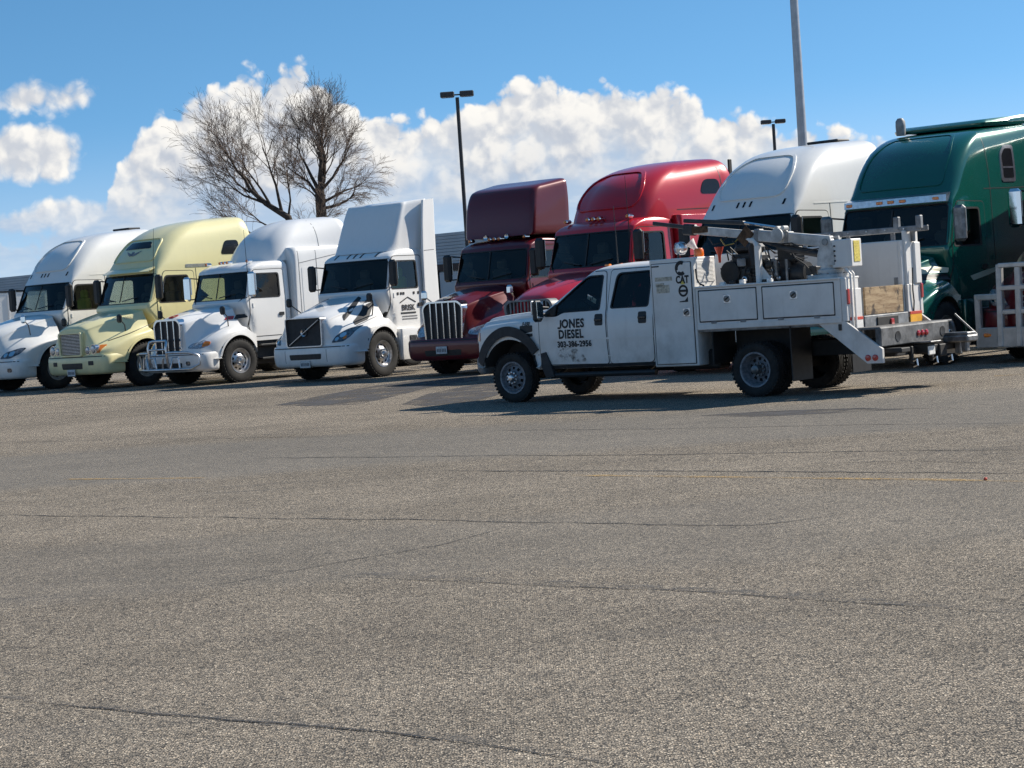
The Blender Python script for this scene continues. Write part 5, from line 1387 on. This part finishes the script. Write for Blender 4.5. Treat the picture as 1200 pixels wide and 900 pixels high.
    for view, sg in (('L', 1), ('R', -1)):
        arc = [(AX + .685 * math.cos(R(a)), .42 + .685 * math.sin(R(a)) * 1.08) for a in range(4, 177, 6)] + [(-.66, .52)]
        hp.ribbon(MB(), view, arc, .16, .045, seg=.2).obj('fender_flare', 'flare', root)
        MB().prism([(-.60, .56), (-.68, .40), (-.86, .40), (-.78, .62), (-.70, .80), (-.60, .78)], sg * .93, sg * 1.04).obj('flare_tail', 'flare', root)
        hp.ribbon(MB(), view, [(-.53, 1.40), (-.53, .75)], .012, .003).obj('fender_seam', 'black', hood)
        v = hp.patch(MB(), view, rpoly([(-.16, 1.10), (-.42, 1.14), (-.42, 1.24), (-.16, 1.24)], .015), .008, rings=1).obj('fender_vent', 'black', hood)
        hp.patch(MB(), view, rpoly([(-.30, 1.06), (-.42, 1.06), (-.42, 1.11), (-.28, 1.11)], .01), .008, rings=1).obj('fender_vent', 'black', hood)
        hl = hp.patch(MB(), 'F', rpoly([(sg * .68, .98), (sg * .93, .98), (sg * .93, 1.22), (sg * .68, 1.26)], .03), .02, rings=2, rim=.05).obj('headlight', 'lens', root)
        hp.patch(MB(), view, rpoly([(.84, 1.02), (.76, 1.02), (.76, 1.16), (.83, 1.16)], .01), .012, rings=1).obj('corner_lamp', 'amber', hl)
        w_ = wheel(root, 'usteer', AX, sg * .87, .405); w_.scale = (WSC, 1, 1); w_ = wheel(root, 'udual', RX, sg * .985, .405); w_.scale = (WSC, 1, 1)
        MB().tube([(-.75, sg * .98, .42), (-2.9, sg * .98, .42)], .045, 10).tube([(-.9, sg * .98, .42), (-.9, sg * .7, .55)], .03, 6).tube([(-2.7, sg * .98, .42), (-2.7, sg * .7, .55)], .03, 6).obj('running_board', 'black', root)
        # tow mirrors
        mo = MB().box((-.72, sg * 1.20, 1.46), (.11, .20, .34), .04).obj('mirror', 'black', root)
        rbox('mirror_cap', mo, (-.655, sg * 1.20, 1.52), (.03, .16, .22), 'alu', .012)
        rbox('mirror_glass', mo, (-.778, sg * 1.20, 1.48), (.008, .16, .26), 'chrome', .002)
        MB().bar((-.76, sg * .96, 1.40), (-.72, sg * 1.14, 1.40), .08, .05, .015).obj('mirror_arm', 'black', mo); MB().bar((-.76, sg * .96, 1.50), (-.72, sg * 1.14, 1.52), .06, .04, .012).obj('mirror_arm', 'black', mo)
        pr.patch(MB(), view, rpoly([(-.62, 1.38), (-.92, 1.37), (-.92, 1.56)], .02), .012, rings=1).obj('sail_panel', 'black', root)
    text_on(hp, 'emblem_lettering', hood, 'L', -.29, 1.265, 'F-550', .07, 'letter', .003, .012)
    gr = grille_frame(root, .865, [(-.62, .88), (.62, .88), (.62, 1.24), (-.62, 1.24)], .05, .1, bars=(1.0, 1.12), bw=.05)
    zmb([(.96, .48, .70, .48, .96, .96, .2, .04, .08), (1.0, .54, .70, .54, 1.0, 1.0, .2, .04, .08), (1.0, .72, .70, .72, 1.0, 1.0, .2, .04, .08), (.97, .77, .70, .77, .98, .98, .2, .04, .08)], 2).obj('bumper', 'greysteel', root)
    # ---- frame and running gear
    f = MB()
    for sg in (1, -1): f.box((-3.0, sg * .42, .66), (7.6, .08, .22))
    f.box((RX, 0, .42), (.16, 1.7, .16), .05).box((0, 0, .42), (.14, 1.6, .14), .04).box((RX, 0, .42), (.36, .40, .36), .12).box((-2.2, 0, .55), (2.4, .5, .3), .05)
    f.box((-3.6, .72, .58), (.9, .34, .30), .04).box((-1.0, 0, .72), (2.2, 1.2, .3), .04)
    f.obj('frame', 'frame', root)
    # ---- service body: near side
    tall = MB().box((-3.44, .855, 1.315), (.84, .60, 1.63), .012).obj('tall_toolbox', BW, root)
    td = rbox('toolbox_door', tall, (-3.44, 1.162, 1.30), (.74, .024, 1.52), BW, .008)
    ringprism(MB(), rpoly([(-3.055, .53), (-3.825, .53), (-3.825, 2.07), (-3.055, 2.07)], .02), rpoly([(-3.075, .55), (-3.805, .55), (-3.805, 2.05), (-3.075, 2.05)], .02), 1.14, 1.160, 'Y').obj('door_gap', 'black', tall)
    def latch(par, x, z, y=1.176):
        l = rbox('latch', par, (x, y, z), (.13, .012, .13), 'alu', .01)
        MB().lathe([(.052, 0), (.052, .012), (.03, .016), (.001, .014)], 16, 'Y', c=(x, y + .004, z)).obj('latch_ring', 'steel', l)
        rbox('latch_handle', l, (x, y + .02, z), (.085, .014, .026), 'blackg', .006, (0, R(30), 0))
    latch(td, -3.70, 1.31)
    # stickers and emblems on the tall door
    plane = Proj(bvh_of(MB().box((-3.44, 1.162, 1.30), (.9, .024, 1.8))))
    ring = [(-3.64 + .085 * math.cos(R(a)), 1.975 + .085 * math.sin(R(a))) for a in range(-135, 140, 15)]
    ring = [(-7.28 - x, z) for x, z in ring]
    plane.ribbon(MB(), 'L', [(-3.64 + .085 * math.cos(R(a)), 1.975 + .085 * math.sin(R(a))) for a in range(-130, 135, 14)], .055, .003).obj('c_emblem', 'letter', td)
    plane.ribbon(MB(), 'L', [(-3.57, 1.93), (-3.72, 2.01)], .03, .006).obj('emblem_slash', BW, td)
    text_on(plane, 'lettering', td, 'L', -3.655, 1.80, 'CAT', .155, 'letter', .007, .004, xs=.80)
    plane.patch(MB(), 'L', [(-3.62, 1.735), (-3.70, 1.735), (-3.66, 1.79)], .007, rings=1, rim=.004).obj('yellow_triangle', 'stickery', td)
    plane.ribbon(MB(), 'L', [(-3.66 + .075 * math.cos(R(a)), 1.635 + .075 * math.sin(R(a))) for a in range(0, 361, 15)], .032, .003).obj('ring_emblem', 'letter', td)
    plane.ribbon(MB(), 'L', [(-3.58, 1.635), (-3.74, 1.635)], .035, .005).obj('emblem_bar', 'letter', td)
    plane.patch(MB(), 'L', [(-3.58, 1.465), (-3.74, 1.465), (-3.74, 1.545), (-3.70, 1.49), (-3.58, 1.48)], .003, rings=1, rim=.002).obj('wing_emblem', 'letter', td)
    for (x0, x1, z0, z1) in ((-3.13, -3.46, 1.80, 1.86), (-3.15, -3.40, 1.62, 1.74), (-3.14, -3.30, 1.72, 1.77)):
        plane.patch(MB(), 'L', [(x0, z0), (x1, z0), (x1, z1), (x0, z1)], .003, rings=1, rim=.002).obj('sticker', 'sticker', td)
    plane.patch(MB(), 'L', [(-3.08, 2.015), (-3.22, 2.015), (-3.22, 2.035), (-3.08, 2.035)], .003, rings=1, rim=.002).obj('name_plate', 'letter', td)
    # louvred rear face
    for k in range(16): rbox('louvre', tall, (-3.866, .84, 1.76 + k * .020), (.012, .46, .012), BW, .003, (0, R(25), 0))
    # low toolboxes
    low = MB().box((-5.16, .885, 1.345), (2.59, .54, .62), .012).obj('low_toolbox', BW, root)
    rbox('top_rail', low, (-5.16, .885, 1.668), (2.60, .58, .03), BW, .008)
    rbox('lower_rail', low, (-5.16, 1.14, 1.075), (2.58, .05, .09), BW, .01)
    for (x0, x1, lx) in ((-3.92, -5.00, -4.46), (-5.09, -6.36, -5.66)):
        ringprism(MB(), rpoly([(x0, 1.14), (x1, 1.14), (x1, 1.625), (x0, 1.625)], .015), rpoly([(x0 - .018, 1.158), (x1 + .018, 1.158), (x1 + .018, 1.607), (x0 - .018, 1.607)], .015), 1.140, 1.158, 'Y').obj('door_gap', 'black', low)
        dd = rbox('toolbox_door', low, ((x0 + x1) / 2, 1.155, 1.3825), (abs(x1 - x0) - .036, .022, .449), BW, .008)
        latch(dd, lx, 1.475, 1.168)
        for q in (.25, .75): rbox('hinge', dd, (x0 + (x1 - x0) * q, 1.162, 1.135), (.10, .02, .03), 'greysteel', .006)
    # wheel well, splash panel and flap
    rbox('wheel_housing', root, (-4.85, .60, .78), (1.30, .03, .50), 'frame', .01)
    rbox('splash_panel', root, (-4.10, .80, .77), (.03, .62, .52), 'frame', .005)
    rbox('mud_flap', root, (-5.54, .86, .62), (.02, .56, .80), 'black', .004)
    rbox('mud_flap', root, (-5.54, -.86, .62), (.02, .56, .80), 'black', .004)
    # raked rear side plate
    for sg in (1, -1):
        sp = MB().prism([(-6.02, 1.055), (-6.50, 1.055), (-7.10, .64), (-7.10, .44), (-6.84, .44)], sg * 1.09, sg * 1.14).obj('rear_side_plate', BW, root)
        for x, m_ in ((-6.98, 'redlens'), (-6.86, 'redlens')):
            MB().lathe([(.045, 0), (.045, .02), (.036, .028), (.001, .03)], 16, 'Y', c=(x, sg * 1.14 - (0 if sg > 0 else .03), .52)).obj('side_marker', m_, sp)
        rbox('tie_down', sp, (-6.42, sg * 1.15, .97), (.05, .03, .09), 'black', .008)
        # tail post with lamp
        ps = MB().box((-6.50, sg * 1.09, 1.36), (.09, .09, .62), .012).box((-6.51, sg * .86, 1.30), (.05, .36, .42), .01).obj('tail_post', BW, root)
        rbox('tail_lamp', ps, (-6.555, sg * 1.09, 1.40), (.03, .07, .22), 'redlens', .015)
        pl = rbox('reflector_plate', root, (-6.545, sg * .88, .98), (.012, .36, .16), 'reflw' if sg > 0 else 'refly', .003)
        rbox('reflector_strip', pl, (-6.547, sg * .88, 1.08), (.014, .36, .045), 'reflr', .002)
    for y in (1.02, .93): MB().tube([(-6.57, y, .9), (-6.57, y, 1.72), (-6.50, y, 1.80)], .018, 6).obj('grab_rail', BW, root)
    # deck, tailgate, bumper
    rbox('deck', root, (-5.17, 0, 1.02), (2.64, 2.24, .05), 'greysteel', .01)
    rbox('tailgate_board', root, (-6.47, -.06, 1.31), (.035, 1.14, .40), M['plywood'], .004)
    tp = rbox('tailgate_plate', root, (-6.52, -.02, .93), (.03, 1.30, .34), 'greysteel', .008)
    rbox('plate_panel', tp, (-6.545, -.02, .97), (.02, .62, .20), 'frame', .01)
    rbox('plate_latch', tp, (-6.565, -.12, .98), (.03, .10, .10), 'redlens', .02)
    bp = MB().box((-7.02, .08, .80), (.10, 2.04, .27), .012).box((-6.80, 0, .93), (.5, 2.18, .03), .006).obj('rear_bumper', M['deckgrey'], root)
    for y in (-.12, 0, .12):
        MB().lathe([(.045, -7.07), (.045, -7.085), (.032, -7.095), (.001, -7.10)], 16, 'X', c=(0, y - .1, .80)).obj('marker_lamp', 'redlens', bp)
    for y in (.62, -.72): MB().lathe([(.075, -7.06), (.075, -7.078), (.05, -7.074), (.001, -7.072)], 18, 'X', c=(0, y, .79)).obj('lamp_hole', 'black', bp)
    # hitch hardware
    ht = MB().box((-7.00, -.1, .56), (.26, 1.9, .10), .012).box((-7.20, .10, .58), (.26, .22, .16), .02).box((-7.16, .42, .50), (.06, .06, .26), .012).box((-7.16, -.18, .50), (.06, .06, .24), .012).box((-7.12, -.55, .52), (.10, .22, .18), .015).box((-7.18, .86, .60), (.30, .26, .07), .012)
    ho = ht.obj('hitch', 'frame', root)
    rbox('hitch_step', ho, (-7.24, .10, .672), (.34, .32, .025), 'steel', .008)
    rbox('hitch_coupler', ho, (-7.32, .10, .55), (.03, .20, .14), 'reflw', .02)
    for y in (.44, -.16, -.62): MB().tube([(-7.20, y, .42), (-7.26, y, .44), (-7.27, y, .36), (-7.20, y, .34)], .016, 6).obj('chain_hook', 'alu', ho)
    # bench vice on the far bumper corner
    v = MB().box((-7.26, -.92, .66), (.44, .34, .10), .02).box((-7.26, -.92, .73), (.40, .28, .05), .012).box((-7.36, -.88, .56), (.10, .12, .20), .02).box((-7.18, -1.0, .54), (.10, .10, .24), .02).obj('vice', 'steel', root)
    MB().tube([(-7.44, -1.12, .70), (-7.06, -1.16, 1.02)], .014, 6).obj('stay_rod', 'steel', root)
    # ---- service body: far side, tall cabinets
    far = MB().box((-4.75, -.90, 1.60), (3.46, .52, 1.14), .012).obj('far_toolbox', BW, root)
    rbox('inner_rail', far, (-4.75, -.632, 1.36), (3.40, .02, .03), BW, .004)
    rbox('inner_panel', far, (-5.6, -.633, 1.80), (1.66, .014, .72), BW, .006)
    for x in (-6.38, -4.85): rbox('panel_bracket', far, (x, -.63, 1.55), (.07, .03, .14), 'greysteel', .006)
    rbox('rear_pillar', far, (-6.49, -.92, 1.66), (.06, .40, 1.30), BW, .012)
    rbox('rear_locker', far, (-6.53, -1.02, 1.82), (.06, .18, .62), BW, .012)
    MB().tube([(-6.54, -.82, 1.05), (-6.56, -.82, 1.25), (-6.56, -.80, 1.42), (-6.56, -.83, 1.75)], .011, 6).obj('cable', 'black', far)
    # ladder rack over the far cabinets
    rk = MB().bar((-4.3, -.80, 2.33), (-6.75, -.80, 2.33), .05, .085, .01).bar((-4.3, -1.05, 2.33), (-6.75, -1.05, 2.33), .05, .085, .01)
    for x in (-4.4, -5.2, -6.0, -6.6): rk.bar((x, -.80, 2.33), (x, -1.05, 2.33), .05, .05, .006)
    ro = rk.obj('ladder_rack', 'greysteel', root)
    for x in (-6.35, -6.74): rbox('rack_stop', ro, (x, -.80, 2.42), (.09, .09, .20), 'greysteel', .012)
    for x in (-4.6, -5.4, -6.2, -6.55): rbox('rack_post', ro, (x, -.92, 2.22), (.06, .06, .16), 'greysteel', .01)
    for k in range(7): MB().lathe([(.014, -.77), (.014, -.762), (.001, -.76)], 8, 'Y', c=(-4.5 - k * .33, 0, 2.335)).obj('bolt', 'alu', ro)
    # ---- machinery behind the cab: petrol engine, compressor, gas bottle
    e = MB().box((-4.42, .40, 1.88), (.46, .44, .50), .04).box((-4.42, .40, 2.20), (.40, .36, .14), .05).box((-4.40, .62, 1.78), (.36, .10, .30), .03)
    for k in range(6): e.box((-4.42, .40, 1.66 + k * .05), (.50, .48, .014))
    eo = e.obj('engine', 'black', root)
    MB().lathe([(.17, .66), (.17, .70), (.13, .715), (.06, .70), (.001, .70)], 20, 'Y', c=(-4.22, 0, 1.86)).obj('flywheel_guard', 'frame', eo)
    rbox('engine_cover', eo, (-4.44, .685, 2.0), (.16, .03, .12), 'greysteel', .02)
    MB().lathe([(.09, 0), (.09, .28), (.06, .33), (.001, .34)], 16, 'Z', c=(-4.60, .55, 1.95)).obj('air_filter', 'black', eo)
    for k in range(3): MB().tube([(-4.25 - k * .09, .66, 1.68), (-4.28 - k * .1, .70, 1.80), (-4.35 - k * .08, .66, 1.95)], .012, 6).obj('hose', 'hose', eo)
    MB().lathe([(.045, 0), (.05, .02), (.05, .06), (.03, .07)], 12, 'Y', c=(-4.50, .66, 1.74)).obj('fuel_cap', 'alu', eo)
    c2 = MB().lathe([(.001, -.30), (.16, -.28), (.19, -.22), (.19, .22), (.16, .28), (.001, .30)], 20, 'X', c=(-5.20, .42, 1.78)).box((-5.18, .42, 2.06), (.34, .30, .24), .04)
    for k in range(4): c2.box((-5.18, .42, 2.0 + k * .05), (.38, .34, .012))
    co = c2.obj('air_compressor', 'black', root)
    rbox('pressure_valve', co, (-5.05, .66, 1.88), (.07, .08, .26), 'steel', .02)
    MB().tube([(-5.0, .58, 2.1), (-4.95, .72, 2.2), (-5.02, .74, 1.95), (-5.05, .68, 1.78)], .014, 6).obj('hose', 'hose', co)
    MB().tube([(-5.3, .58, 2.1), (-5.45, .72, 2.0), (-5.6, .70, 1.9), (-5.75, .66, 1.72)], .016, 6).obj('hose', 'hose', co)
    MB().lathe([(.12, 1.05), (.12, 1.75), (.10, 1.85), (.04, 1.92), (.04, 2.0), (.001, 2.0)], 18, 'Z', c=(-5.68, .30, 0)).obj('gas_bottle', 'black', root)
    # things on the tall toolbox
    wl = MB().lathe([(.001, 0), (.08, .01), (.10, .05), (.095, .12), (.06, .16), (.001, .17)], 20, 'Y', c=(0, 0, 0)); wl.xf(Matrix.Translation((-3.38, .88, 2.28)) @ Matrix.Rotation(R(160), 4, 'Z'))
    wo_ = wl.obj('work_light', 'alu', root); MB().tube([(-3.38, .86, 2.12), (-3.38, .86, 2.20)], .02, 8).obj('lamp_stalk', 'black', wo_)
    MB().lathe([(.082, -.005), (.09, .0), (.088, .012)], 20, 'Y').xf(Matrix.Translation((-3.38, .88, 2.28)) @ Matrix.Rotation(R(160), 4, 'Z')).obj('lamp_bezel', 'chrome', wo_)
    be = MB().lathe([(.075, 2.13), (.08, 2.16), (.078, 2.23), (.06, 2.26), (.001, 2.265)], 18, 'Z', c=(-3.72, .78, 0)).obj('beacon', 'orange', root)
    MB().lathe([(.02, 0), (.035, .10), (.085, .22)], 14, 'X').xf(Matrix.Translation((-3.60, .60, 2.20)) @ Euler((0, R(-50), R(30))).to_matrix().to_4x4()).obj('horn', 'reflw', root)
    # ---- crane
    cr = MB().box((-6.14, .86, 1.70), (.52, .46, .07), .012).lathe([(.19, 1.73), (.19, 1.80), (.15, 1.82), (.15, 1.90)], 24, 'Z', c=(-6.14, .86, 0)).obj('crane_base', 'cranegrey', root)
    for k in range(10): MB().lathe([(.016, 1.735), (.016, 1.755), (.001, 1.757)], 6, 'Z', c=(-6.14 + .23 * math.cos(k * .628), .86 + .21 * math.sin(k * .628), 0)).obj('bolt', 'steel', cr)
    mast = MB()
    for y in (.74, .98): mast.prism([(-6.00, 1.86), (-6.30, 1.86), (-6.31, 1.98), (-6.24, 2.28), (-6.11, 2.28), (-6.01, 2.02)], y - .02, y + .02)
    mast.box((-6.16, .86, 1.93), (.26, .22, .14), .02)
    mo = mast.obj('crane_mast', 'cranegrey', root)
    MB().lathe([(.001, .70), (.05, .70), (.05, 1.02), (.001, 1.02)], 14, 'Y', c=(-6.16, 0, 2.20)).obj('pivot_pin', 'steel', mo)
    box = rbox('control_box', root, (-6.42, .84, 2.02), (.34, .30, .40), BW, .012)
    rbox('warning_sticker', box, (-6.596, .84, 2.04), (.006, .17, .30), 'stickery', .002)
    for k in range(4): MB().lathe([(.014, .99), (.014, 1.005), (.001, 1.006)], 8, 'Y', c=(-6.31, 0, 1.92 + k * .07)).obj('bolt', 'black', box)
    p0, p1 = Vector((-6.18, .86, 2.20)), Vector((-3.62, .70, 2.54))
    bm_ = MB(); ax = (p1 - p0)
    bm_.bar(p0, p0 + ax * .52, .13, .165, .015)
    bo = bm_.obj('boom', 'cranegrey', root)
    MB().bar(p0 + ax * .40, p0 + ax * 1.0, .10, .125, .012).obj('boom_extension', 'cranegrey', bo)
    for t in (.30, .52): MB().bar(p0 + ax * (t - .015), p0 + ax * (t + .015), .155, .195, .01).obj('boom_collar', 'greysteel', bo)
    rbox('boom_plate', bo, tuple(p0 + ax * .60 + Vector((0, .07, -.02))), (.26, .02, .20), 'rust', .006, (0, R(45), 0))
    MB().bar(p0 + ax * 1.0, p0 + ax * 1.08, .14, .17, .02).obj('boom_head', 'cranedark', bo)
    MB().bar(p0 + ax * 1.05 + Vector((0, 0, .03)), p0 + ax * 1.33 + Vector((0, 0, .05)), .05, .06, .01).obj('hook_arm', 'cranedark', bo)
    MB().bar(p0 + ax * .62 + Vector((0, 0, .17)), p0 + ax * 1.08 + Vector((0, 0, .13)), .08, .06, .012).obj('hydraulic_ram', 'cranedark', bo)
    MB().tube([p0 + ax * .30 + Vector((0, 0, .13)), p0 + ax * .62 + Vector((0, 0, .17))], .022, 8).obj('ram_rod', 'chrome', bo)
    MB().tube([p0 + ax * .05 + Vector((0, 0, -.20)), p0 + ax * .38 + Vector((0, 0, -.14))], .055, 12).tube([p0 + ax * .36 + Vector((0, 0, -.14)), p0 + ax * .50 + Vector((0, 0, -.07))], .03, 8).obj('lift_cylinder', 'cranedark', bo)
    wd = p0 + ax * .33
    wi = MB().lathe([(.105, .10), (.105, .13), (.06, .14), (.06, .24), (.105, .25), (.105, .28), (.001, .285)], 22, 'Y', c=(wd.x, wd.y - .06, wd.z + .04)).obj('winch', 'cranegrey', bo)
    for dx_ in (-.06, .05): MB().lathe([(.036, .08), (.036, .20), (.001, .20)], 14, 'Y', c=(wd.x + dx_, wd.y - .06, wd.z + .14)).obj('sheave', 'cranegrey', bo)
    MB().box((p1.x - .14, p1.y + .07, p1.z + .0), (.30, .02, .10), .006).obj('boom_decal', 'rust', bo)
    for k in range(3):
        q = p0 + ax * (.70 + .09 * k)
        MB().tube([q + Vector((0, .06, -.10)), q + Vector((-.1, .10, -.20)), q + Vector((-.25, .08, -.18)), q + Vector((-.36, .06, -.09))], .011, 6).obj('hydraulic_hose', 'brass' if k == 1 else 'hose', bo)
    MB().tube([p0 + ax * .05 + Vector((0, .1, -.1)), p0 + ax * .15 + Vector((0, .14, -.16)), p0 + ax * .25 + Vector((0, .12, -.06)), p0 + ax * .4 + Vector((0, .1, -.12))], .012, 6).obj('hydraulic_hose', 'hose', bo)
    rs = MB().box((-4.86, .84, 1.95), (.08, .10, .58), .012).prism([(-4.82, 1.68), (-4.90, 1.68), (-5.10, 1.68), (-4.90, 1.92)], .80, .82).obj('boom_rest', BW, root)
    MB().tube([(-4.86, .84, 2.22), (-4.80, .82, 2.30), (-4.66, .80, 2.34)], .045, 10).obj('rest_arm', BW, rs)
    # clutter of small machinery between the toolboxes
    rc = random.Random(3)
    for i in range(26):
        x = rc.uniform(-5.75, -4.05); y = rc.uniform(.30, .66); z = rc.uniform(1.66, 2.12)
        k = i % 5; m_ = ('black', 'frame', 'steel', 'cranedark', 'greysteel', 'alu', 'black')[i % 7]
        if k == 0: rbox('machine_part', root, (x, y, z), (rc.uniform(.06, .2), rc.uniform(.06, .14), rc.uniform(.08, .22)), m_, .015, (0, rc.uniform(-.3, .3), 0))
        elif k == 1: MB().lathe([(.001, -.05), (.05, -.05), (.055, .0), (.05, .06), (.001, .06)], 12, 'XYZ'[i % 3], c=(x, y, z)).obj('machine_drum', m_, root)
        elif k == 2: MB().tube([(x, y, z), (x + rc.uniform(-.2, .2), y + .05, z + rc.uniform(.05, .2)), (x + rc.uniform(-.35, .35), y + .03, z - .05), (x + rc.uniform(-.4, .4), y, z - .15)], .013, 6).obj('hose', 'hose', root)
        elif k == 3: MB().tube([(x, y, 1.64), (x, y, z + .1)], .022, 8).obj('pipe', m_, root)
        else: MB().lathe([(.035, -.01), (.035, .02), (.02, .03), (.001, .03)], 12, 'Y', c=(x, y + .08, z)).obj('gauge', 'alu', root)
    MB().lathe([(.02, 2.02), (.025, 2.12), (.075, 2.26)], 14, 'Z', c=(-3.98, .60, 0)).obj('funnel', 'reflr', root)
    # odds and ends lying along the toolbox top
    for i, (x, m_) in enumerate(((-4.25, 'reflw'), (-4.40, 'black'), (-4.62, 'reflw'), (-5.0, 'black'), (-5.12, 'reflw'), (-5.8, 'greysteel'))):
        rbox('fitting', low, (x, .95 - .05 * (i % 2), 1.70), (.09, .07, .05 + .02 * (i % 3)), m_, .012)
    MB().tube([(-3.88, 1.12, 1.95), (-3.90, 1.13, 1.80), (-3.95, 1.13, 1.72), (-4.02, 1.12, 1.69)], .014, 6).obj('hose', 'hose', low)
    antenna(root, -1.75, .30, 2.1, .95, .02)
    return root

def mud_mat():
    m, q, b = mat('mud_splash')
    t = q.n.new('ShaderNodeTexCoord').outputs['Object']
    n = q.noise(t, 9, 6, .7); b.inputs['Base Color'].default_value = (.16, .125, .09, 1); b.inputs['Roughness'].default_value = .9
    q.l.new(q.ss(n, .46, .70, 0, .75), b.inputs['Alpha']); return m
M['mud'] = mud_mat()
M['deckgrey'] = simple('scuffed_deck_grey', (.12, .12, .12), .6, .2, var=.5, vscale=6, bump=.2)
def ply_mat():
    m, q, b = mat('weathered_plywood')
    t = q.n.new('ShaderNodeTexCoord').outputs['Object']
    n = q.noise(q.vm('MULTIPLY', t, (3, 3, 18)), 1.0, 5, .65); n2 = q.noise(t, 5, 5, .6)
    c = q.mix(q.ss(n, .3, .7), (.22, .14, .075, 1), (.44, .32, .19, 1))
    q.l.new(q.mix(q.ss(n2, .52, .66), c, (.06, .045, .035, 1)), b.inputs['Base Color']); b.inputs['Roughness'].default_value = .9; return m
M['plywood'] = ply_mat()
ut = util_truck((.66, 31.4), R(140.4)); ut.scale = (.885, .925, .925)
